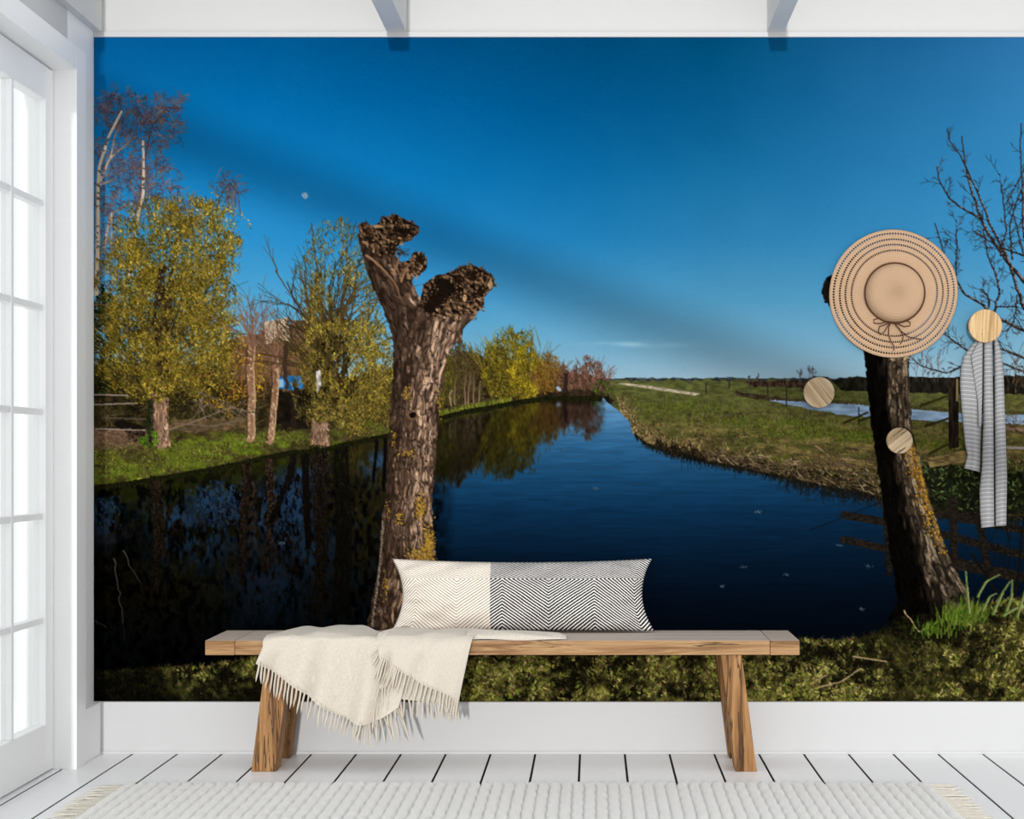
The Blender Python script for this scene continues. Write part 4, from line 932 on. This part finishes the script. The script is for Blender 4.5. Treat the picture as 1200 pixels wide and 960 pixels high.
# ---------------------------------------------------------------- lumbar pillow
def pillow():
    Wd, Hh, T = .94, .262, .062
    root = tag(empty('lumbar_pillow', (0, 0, 0)), 'long lumbar pillow, half cream and half black-and-white chevron, on the bench', 'pillow')
    rng = np.random.default_rng(3)
    us = np.linspace(-1, 1, 121); vv = np.linspace(-1, 1, 41); split = -.235
    us = np.sort(np.append(us[np.abs(us - split) > .008], split)); js = int(np.argmin(np.abs(us - split)))
    ph = rng.uniform(0, 6.28, 8)
    def pt(u, v, side):
        x = Wd / 2 * u * (1 - .085 * (1 - v * v) * abs(u) ** 3 + .012 * (1 - v) * .5 * abs(u) * (1 if u > 0 else -1)); z = Hh / 2 * v * (1 - .105 * (1 - abs(u) ** 2.2) * (1 if v > 0 else .25))
        e = max(0, 1 - abs(u) ** 2.6) ** .5 * max(0, 1 - abs(v) ** 2.4) ** .55
        w = .006 * math.sin(7 * u + 4 * v + ph[0]) + .004 * math.sin(15 * u - 9 * v + ph[1]) + .004 * math.sin(26 * v * abs(u) + ph[2]) * abs(u) ** 2
        th = T * e + w * min(1, e * 2.2)
        return Vector((x, -th if side else th, z))
    base = P(610, 743, 5.735)
    R = Matrix.Translation((base.x + .002, 5.782, BT + Hh / 2 + .004)) @ Matrix.Rotation(math.radians(-13), 4, 'X')
    for nm, j0, j1, mat, lab in (('cream_panel', 0, js, 'chevron_cream', 'cream and brown chevron woven end'), ('chevron_panel', js, len(us) - 1, 'chevron_black', 'black and white chevron woven part')):
        V, Fc, UV = [], [], []
        for side in (1, 0):
            off = len(V); nc = j1 - j0 + 1
            for v in vv:
                for j in range(j0, j1 + 1):
                    V.append(R @ pt(us[j], v, side)); UV.append((us[j] * Wd / 2 + .5, (v + 1) * Hh / 2))
            for i in range(len(vv) - 1):
                for j in range(nc - 1):
                    q = (off + i * nc + j, off + i * nc + j + 1, off + (i + 1) * nc + j + 1, off + (i + 1) * nc + j); Fc.append(q if side else q[::-1])
        me = pydata(nm, V, Fc, True); l = me.uv_layers.new(name='UVMap')
        for lp in me.loops: l.data[lp.index].uv = UV[lp.vertex_index]
        bm = bmesh.new(); bm.from_mesh(me); bmesh.ops.remove_doubles(bm, verts=bm.verts[:], dist=.0002); bm.to_mesh(me); bm.free()
        o = link(nm, me, M[mat], root); o['label'] = lab
pillow()

# ---------------------------------------------------------------- throw blanket with tassels
def blanket():
    root = tag(empty('throw_blanket', (P(430, 760, BF).x, BF, BT)), 'cream linen throw with knotted fringe draped over the bench', 'blanket')
    inv = Matrix.Translation(-root.location)
    def cv(pts, t):                                 # smooth polyline lookup
        t = t * (len(pts) - 1); i = min(int(t), len(pts) - 2); f = t - i
        p0, p1, p2, p3 = (Vector(pts[max(0, i - 1)]), Vector(pts[i]), Vector(pts[i + 1]), Vector(pts[min(len(pts) - 1, i + 2)]))
        return .5 * ((2 * p1) + (p2 - p0) * f + (2 * p0 - 5 * p1 + 4 * p2 - p3) * f * f + (3 * p1 - p0 - 3 * p2 + p3) * f ** 3)
    def drape(name, back, front, hem, yb0, lift, out, wob, nc=90, nr=44, seed=0, tuck=0.):
        rows = [[None] * nc for _ in range(nr)]; uv = [[None] * nc for _ in range(nr)]
        for j in range(nc):
            s = j / (nc - 1); b, f, h = cv(back, s), cv(front, s), cv(hem, s)
            bz = BT + .006 + lift(s); sm_ = min(1, max(0, (s - .5) / .25)); yb = yb0 - (tuck * sm_ * sm_ * (3 - 2 * sm_))
            pb = P(b.x, 0, yb); pb.z = bz
            pm = (P((b.x + f.x) / 2, 0, (yb + BF) / 2)); pm.z = BT + .008 + lift(s) * .9
            pe = P(f.x, 0, BF - .002); pe.z = BT + .009 + lift(s) * .35
            pd = P(f.x * .72 + h.x * .28, 0, BF - .016 - out); pd.z = BT - .022
            ph_ = P(h.x, h.y, BF - .014 - out)
            if ph_.z > BT - .035: pd = (pe + ph_) / 2 + Vector((0, -.006, .004))
            path = [tuple(pb), tuple(pm), tuple(pe), tuple(pd), tuple((pd + ph_) / 2), tuple(ph_)]
            for i in range(nr):
                t = i / (nr - 1); p = cv(path, t)
                k = max(0, (t - .3) / .7)
                p.y -= abs(wob(s, t)) * k; p.z = max(p.z + wob(s + .13, t) * (1 - k) * .22, BT + .0045) if p.y > BF else p.z
                rows[i][j] = inv @ p; uv[i][j] = (s * .45, t * .42)
        me = gridmesh(name, rows, True, uv); o = link(name, me, M['linen'], root)
        sm = o.modifiers.new('thickness', 'SOLIDIFY'); sm.thickness = .004; sm.offset = 0; es = o.modifiers.new('crisp_hem', 'EDGE_SPLIT'); es.split_angle = .9
        return o
    S = math.sin
    hemA = [(303, 776), (321, 787), (340, 800), (362, 815), (384, 831), (406, 841), (424, 848), (446, 842), (468, 828)]
    drape('cloth', [(342, 737), (366, 737), (392, 737), (420, 737), (445, 737), (480, 737), (515, 737)], [(311, 0), (337, 0), (366, 0), (398, 0), (428, 0), (462, 0), (496, 0)], hemA, 5.735,
          lambda s: .002 + .022 * S(PI * min(1, s * 1.35)) + .006 * S(11 * s), .0, lambda s, t: .034 * S(2 * PI * (2.1 * s + .22 * t)) + .010 * S(2 * PI * 4.7 * s + 1.3 * t), seed=1, tuck=.085)
    hemB = [(446, 771), (458, 779), (469, 786), (494, 800), (521, 813), (537, 823)]
    drape('folded_end', [(472, 737), (492, 737), (515, 737), (540, 737), (560, 737), (577, 737)], [(443, 0), (462, 0), (488, 0), (512, 0), (534, 0), (556, 0)], hemB, 5.65,
          lambda s: .020 + .004 * S(7 * s), .016, lambda s, t: .024 * S(2 * PI * (1.5 * s + .15 * t) + .6) + .006 * S(2 * PI * 3.6 * s), seed=2)
    # rolled left edge of the folded end
    tube('rolled_edge', [inv @ P(a, c, d) for a, c, d in ((476, 737, 5.66), (462, 740, 5.60), (449, 746, BF - .006), (444, 753, BF - .024), (444, 763, BF - .032), (448, 772, BF - .032))], [.012, .011, .009, .008, .007, .004], M['linen'], 10, root)
    # flap seen under the folded end
    def patch(name, quad, y, nr=14, nc=20):
        a, b_, c, d = [Vector((*q, 0)) for q in quad]; rows, uv = [], []
        for i in range(nr):
            v = i / (nr - 1); r_, w_ = [], []
            for j in range(nc):
                u = j / (nc - 1); q = (a * (1 - u) + b_ * u) * (1 - v) + (d * (1 - u) + c * u) * v
                r_.append(inv @ P(q.x, q.y, y - .004 * S(5 * u + 2 * v) - .004 * v)); w_.append((u * .1 + .6, v * .15))
            rows.append(r_); uv.append(w_)
        o = link(name, gridmesh(name, rows, True, uv), M['linen'], root)
        sm = o.modifiers.new('thickness', 'SOLIDIFY'); sm.thickness = .003; sm.offset = 0; es = o.modifiers.new('crisp_hem', 'EDGE_SPLIT'); es.split_angle = .9
    patch('under_flap', [(434, 770), (460, 776), (456, 805), (423, 813)], BF - .026)
    patch('inner_layer', [(462, 776), (542, 800), (537, 828), (460, 818)], BF - .019)
    # tail of the throw lying along the seat
    rows, uv = [], []
    for i in range(30):
        t = i / 29; r_, w_ = [], []
        for j in range(15):
            a = PI * j / 14; px = 548 + (664 - 548) * t
            yc = 5.585 - .012 * t + .006 * S(5 * t); wd = (.062 - .012 * t) * (1 - .25 * max(0, t - .85) / .15); hh = (.030 - .012 * t) * (1 if t < .93 else max(.25, 1 - (t - .93) * 9))
            r_.append(inv @ Vector(((px - CX) * 5.56 / F, yc - wd * math.cos(a), BT + .002 + hh * S(a) ** .7 + .002 * S(9 * t + j)))); w_.append((t * .35, j * .008))
        rows.append(r_); uv.append(w_)
    link('tail', gridmesh('tail', rows, True, uv), M['linen'], root)
    # tassels
    rg = np.random.default_rng(12); TM = []
    for k in range(4):
        pts = [(0.0016 * S(k * 2 + i * 1.4) * i / 3, .0008 * math.cos(k + i * 1.9) * i / 3, -i / 4) for i in range(5)]
        me = tube('tassel', pts, [.0040, .0034, .0037, .0034, .0004], None, 5, cap=False); me.materials.append(M['tassel']); TM.append(me)
    def row(hem, n, ln, lean, y_, jit=.12):
        for i in range(n):
            t = (i + .5) / n; q = cv([(a, b_, 0) for a, b_ in hem], t); L = (ln[0] + (ln[1] - ln[0]) * t) * rg.uniform(.82, 1.12)
            y = y_(t) if callable(y_) else y_
            le = lean[0] + (lean[1] - lean[0]) * t + rg.normal(0, jit)
            o = link('tassel', TM[i % 4], None, root); p = inv @ P(q.x, q.y - 1, y - rg.uniform(0, .004))
            o.location = p; o.scale = (1, 1, L * y / F); o.rotation_euler = (rg.normal(-.04, .05), le, rg.uniform(-.6, .6))
    row(hemA[:7], 29, (27, 27), (.12, .2), lambda t: BF - .016 - abs(.034 * S(2 * PI * (2.1 * t * .75 + .22)) + .010 * S(2 * PI * 4.7 * t * .75 + 1.3)), .05)
    row([(420, 846), (446, 842), (468, 830)], 13, (30, 44), (.12, -.30), BF - .017, .1)
    row([(423, 813), (440, 809), (456, 805)], 9, (30, 28), (.26, .18), BF - .031, .08)
    row(hemB, 27, (28, 26), (.30, .16), lambda t: BF - .032 - abs(.024 * S(2 * PI * (1.5 * t + .15) + .6) + .006 * S(2 * PI * 3.6 * t)), .04)
    row([(460, 818), (500, 823), (537, 828)], 17, (26, 20), (-.1, .02), BF - .021, .1)
    row([(447, 756), (444, 762), (446, 770)], 5, (16, 18), (.9, .5), BF - .036, .08)
    row([(424, 842), (440, 832), (458, 822)], 8, (24, 30), (.2, -.1), BF - .024, .12)
blanket()

# ---------------------------------------------------------------- pegs, hat, scarf
def peg(px, py, r_px, mat, rot, label):
    yf = 5.815; r = r_px * yf / F; c = P(px, py, yf)
    root = tag(empty('wall_peg', (c.x, YW - .004, c.z)), label, 'wall peg', 'round wooden wall pegs')
    bm = bmesh.new(); bmesh.ops.create_cone(bm, cap_ends=True, segments=48, radius1=r, radius2=r, depth=.018)
    bmesh.ops.bevel(bm, geom=[e for e in bm.edges if len([f for f in e.link_faces if len(f.verts) > 4])], offset=.0018, segments=2, affect='EDGES', profile=.5)
    bmesh.ops.rotate(bm, verts=bm.verts[:], cent=(0, 0, 0), matrix=Matrix.Rotation(PI / 2, 3, 'X'))
    me = bpy.data.meshes.new('disc'); bm.to_mesh(me); bm.free()
    o = link('disc', me, M[mat], root); o.location = (0, yf + .009 - root.location.y, 0); o.rotation_euler = (0, rot, 0)
    tube('stem', [(0, 0, 0), (0, -.04, 0)], .011, M[mat], 14, root)
peg(1155, 382, 19.5, 'peg', .05, 'pale round wooden wall peg holding the grey scarf')
peg(960, 460, 18.0, 'peg_grey', -.66, 'round wooden peg showing slanting dark grain over the meadow, left of the willow trunk')
peg(1054.5, 516.5, 15.2, 'peg_grey', .9, 'small round wooden peg over the leaning willow trunk below the straw hat')

def hat():
    yb = YW - .034; c = P(1048.3, 343.5, yb); k = yb / F
    root = tag(empty('straw_hat', (c.x, yb, c.z)), 'wide-brimmed straw sun hat with brown cord bow hung on the mural', 'hat')
    root.rotation_euler = (PI / 2, 0, 0)            # local z points out of the wall
    slots = [50.2, 57.2, 63.6, 70.6]; R0, R1 = 34.5, 75.6
    def zb(r, a): return (-.020 * ((r - R0) / (R1 - R0)) ** 1.5 + .0045 * math.sin(3 * a + .6) * ((r - R0) / (R1 - R0)) ** 2 + .003 * math.sin(5 * a))
    bm = bmesh.new(); n = 420
    rad = [R0, 38, 42, 46]
    for s in slots: rad += [s - 1.0, s + 1.0]
    rad += [73, R1]
    grid = [[bm.verts.new((r * k * (1 + .006 * math.sin(2 * 2 * PI * i / n)) * math.cos(2 * PI * i / n), r * k * math.sin(2 * PI * i / n), zb(r, 2 * PI * i / n))) for i in range(n)] for r in rad]
    for j in range(len(rad) - 1):
        slot = any(abs(rad[j] - (s - 1.0)) < 1e-6 for s in slots)
        for i in range(n):
            if slot and (i + j) % 3: continue
            bm.faces.new((grid[j][i], grid[j + 1][i], grid[j + 1][(i + 1) % n], grid[j][(i + 1) % n]))
    me = bpy.data.meshes.new('brim'); bm.to_mesh(me); bm.free(); me.polygons.foreach_set('use_smooth', [True] * len(me.polygons))
    o = link('brim', me, M['straw'], root); sm = o.modifiers.new('thickness', 'SOLIDIFY'); sm.thickness = .0008; sm.offset = -1
    rows = []
    prof = [(34.4, .0), (33.8, .010), (33, .022), (31.6, .034), (29, .044), (25, .051), (19, .056), (12, .059), (6, .060), (.4, .0605)]
    fine = []
    for i in range(len(prof) - 1):
        for q in range(3): f = q / 3; fine.append((prof[i][0] * (1 - f) + prof[i + 1][0] * f, prof[i][1] * (1 - f) + prof[i + 1][1] * f))
    fine.append(prof[-1])
    for r, z in fine: rows.append([Vector((r * k * math.cos(2 * PI * i / 96), r * k * math.sin(2 * PI * i / 96), z)) for i in range(97)])
    link('crown', gridmesh('crown', [r[::-1] for r in rows], True), M['straw'], root)
    band = [Vector((35.0 * k * math.cos(2 * PI * i / 64), 35.0 * k * math.sin(2 * PI * i / 64), .004)) for i in range(65)]
    tube('cord_band', band, .0034, M['cord'], 6, root, cap=False)
    def loc(px, py, z=.006): return Vector(((px - 1048.3) * k, -(py - 343.5) * k, z))
    bow = tag(link('bow', tube('bow', [loc(*q) for q in ((1045, 376), (1038, 374.5), (1030, 373), (1023.5, 375), (1024, 379), (1031, 379.5), (1038, 377.5), (1045, 376))], .0021, None, 6), M['cord'], root))
    def add(pts, nm, z=.007): tube(nm, [loc(a, b_, z) for a, b_ in pts], .0021, M['cord'], 6, bow)
    add([(1045, 376), (1052, 374.5), (1060, 375), (1066, 378), (1066, 382), (1059, 383), (1052, 380), (1045, 376)], 'loop')
    add([(1044, 377), (1036, 381), (1030, 383), (1029, 389), (1031, 392.5), (1036, 389), (1040, 382), (1044, 377)], 'loop', .008)
    add([(1044, 377), (1041, 384), (1041, 393), (1044, 401), (1047.5, 406), (1047, 411)], 'tail', .008)
    add([(1046, 377), (1054, 386), (1058, 394), (1057, 400), (1054.5, 403.5)], 'tail', .008)
    add([(1046, 377), (1054, 387), (1064, 395), (1079, 398)], 'tail', .009)
hat()

def scarf():
    root = tag(empty('scarf', tuple(P(1155, 400, YW - .03))), 'grey scarf with thin pale stripes hanging from the round peg', 'scarf')
    inv = Matrix.Translation(-root.location)
    def strip(name, Lp, Rp, y0, bulge, ridge, n=70, m=26, off=0., tilt=1.2):
        Lp, Rp = np.array(Lp, float), np.array(Rp, float); ya, yb0, yb1 = Lp[0, 1], Lp[-1, 1], Rp[-1, 1]; rows, uv = [], []
        for i in range(n):
            t = i / (n - 1); r_, w_ = [], []
            for j in range(m):
                u = j / (m - 1); py = ya + ((yb0 * (1 - u) + yb1 * u) - ya) * t
                xl = np.interp(py, Lp[:, 1], Lp[:, 0]); xr = np.interp(py, Rp[:, 1], Rp[:, 0])
                y = y0 - bulge * math.sin(PI * u) ** .62 - ridge * math.sin(3 * PI * u + 2 * t) * .5
                r_.append(inv @ P(xl + (xr - xl) * u, py, y)); w_.append((u * .05, (py + .7 * math.sin(PI * u) + (u - .5) * tilt) * y0 / F + off))
            rows.append(r_); uv.append(w_)
        o = link(name, gridmesh(name, rows, True, uv), M['scarf'], root)
        sm = o.modifiers.new('thickness', 'SOLIDIFY'); sm.thickness = .0022; sm.offset = 0
    strip('fold', [(1147, 396), (1138, 405), (1129, 418), (1126, 432), (1125, 450), (1127, 480), (1131, 520), (1134, 534), (1130, 549)], [(1150.5, 396), (1150.5, 440), (1150, 500), (1148.5, 553)], YW - .010, .020, .006, off=.004, tilt=-3)
    strip('fold', [(1152.2, 396), (1152.2, 450), (1152.4, 500), (1151, 545), (1148, 575), (1148.5, 600), (1150, 619)], [(1163, 396), (1163.6, 450), (1164.4, 520), (1165.2, 617)], YW - .014, .026, .003, tilt=1)
    strip('fold', [(1164.8, 396), (1165.4, 450), (1166, 520), (1166.6, 617)], [(1168, 396), (1173, 412), (1176, 440), (1178, 500), (1180, 560), (1179, 616)], YW - .010, .022, .003, off=.009, tilt=2.4)
    strip('fold', [(1152, 396), (1145, 404), (1138, 417), (1141, 440), (1146, 470), (1147, 500)], [(1151.4, 396), (1151.2, 440), (1150.8, 470), (1149.5, 500)], YW - .033, .006, .001, 40, 14, off=.006, tilt=5)
scarf()

# ---------------------------------------------------------------- rug
def rug():
    y1, y0 = P(0, 922, 1).y and H * F / (922 - CY), 4.25
    x0, x1 = -1.53, 1.098; root = tag(empty('rug', ((x0 + x1) / 2, (y0 + y1) / 2, 0)), 'ivory ribbed wool rug with fringed ends on white floorboards', 'rug')
    cx_, cy_ = root.location.x, root.location.y
    ribs = 70; n = ribs * 8 + 1; ny = 120; xs = np.linspace(x0, x1, n); rg = np.random.default_rng(5)
    ysg = np.linspace(y0, y1, ny)
    hgt = .004 + .014 * np.abs(np.sin(np.linspace(0, ribs * PI, n))) ** .36
    V = []; 
    nz = rg.normal(0, .0007, (ny, n))
    for i in range(ny):
        for j in range(n):
            e = 1. if 0 < i < ny - 1 and 0 < j < n - 1 else .15
            V.append((xs[j] - cx_ + .0015 * math.sin(i * .5 + j * .03), ysg[i] - cy_, (hgt[j] + nz[i, j]) * e))
    Fc = [(i * n + j, i * n + j + 1, (i + 1) * n + j + 1, (i + 1) * n + j) for i in range(ny - 1) for j in range(n - 1)]
    link('pile', pydata('pile', V, Fc, True), M['rug'], root)
    TM = []
    for k in range(4):
        pts = [(i / 4, .02 * math.sin(k * 1.7 + i * 1.2) * i, .0) for i in range(5)]
        me = tube('tassel', [(p[0] * .1, p[1] * .1, .004 - .0008 * i) for i, p in enumerate(pts)], [.0044, .004, .0042, .0036, .0004], None, 5, cap=False); me.materials.append(M['rug_yarn']); TM.append(me)
    for s, xe in ((-1, x0), (1, x1)):
        y = y1 - .012; i = 0
        while y > y0 + .01:
            o = link('tassel', TM[i % 4], None, root); o.location = (xe - cx_ - s * .004, y - cy_, .002); o.rotation_euler = (0, 0, (PI if s < 0 else 0) + rg.normal(0, .17)); q = rg.uniform(.7, 1.15); o.scale = (q, 1, 1)
            y -= rg.uniform(.009, .017); i += 1
rug()
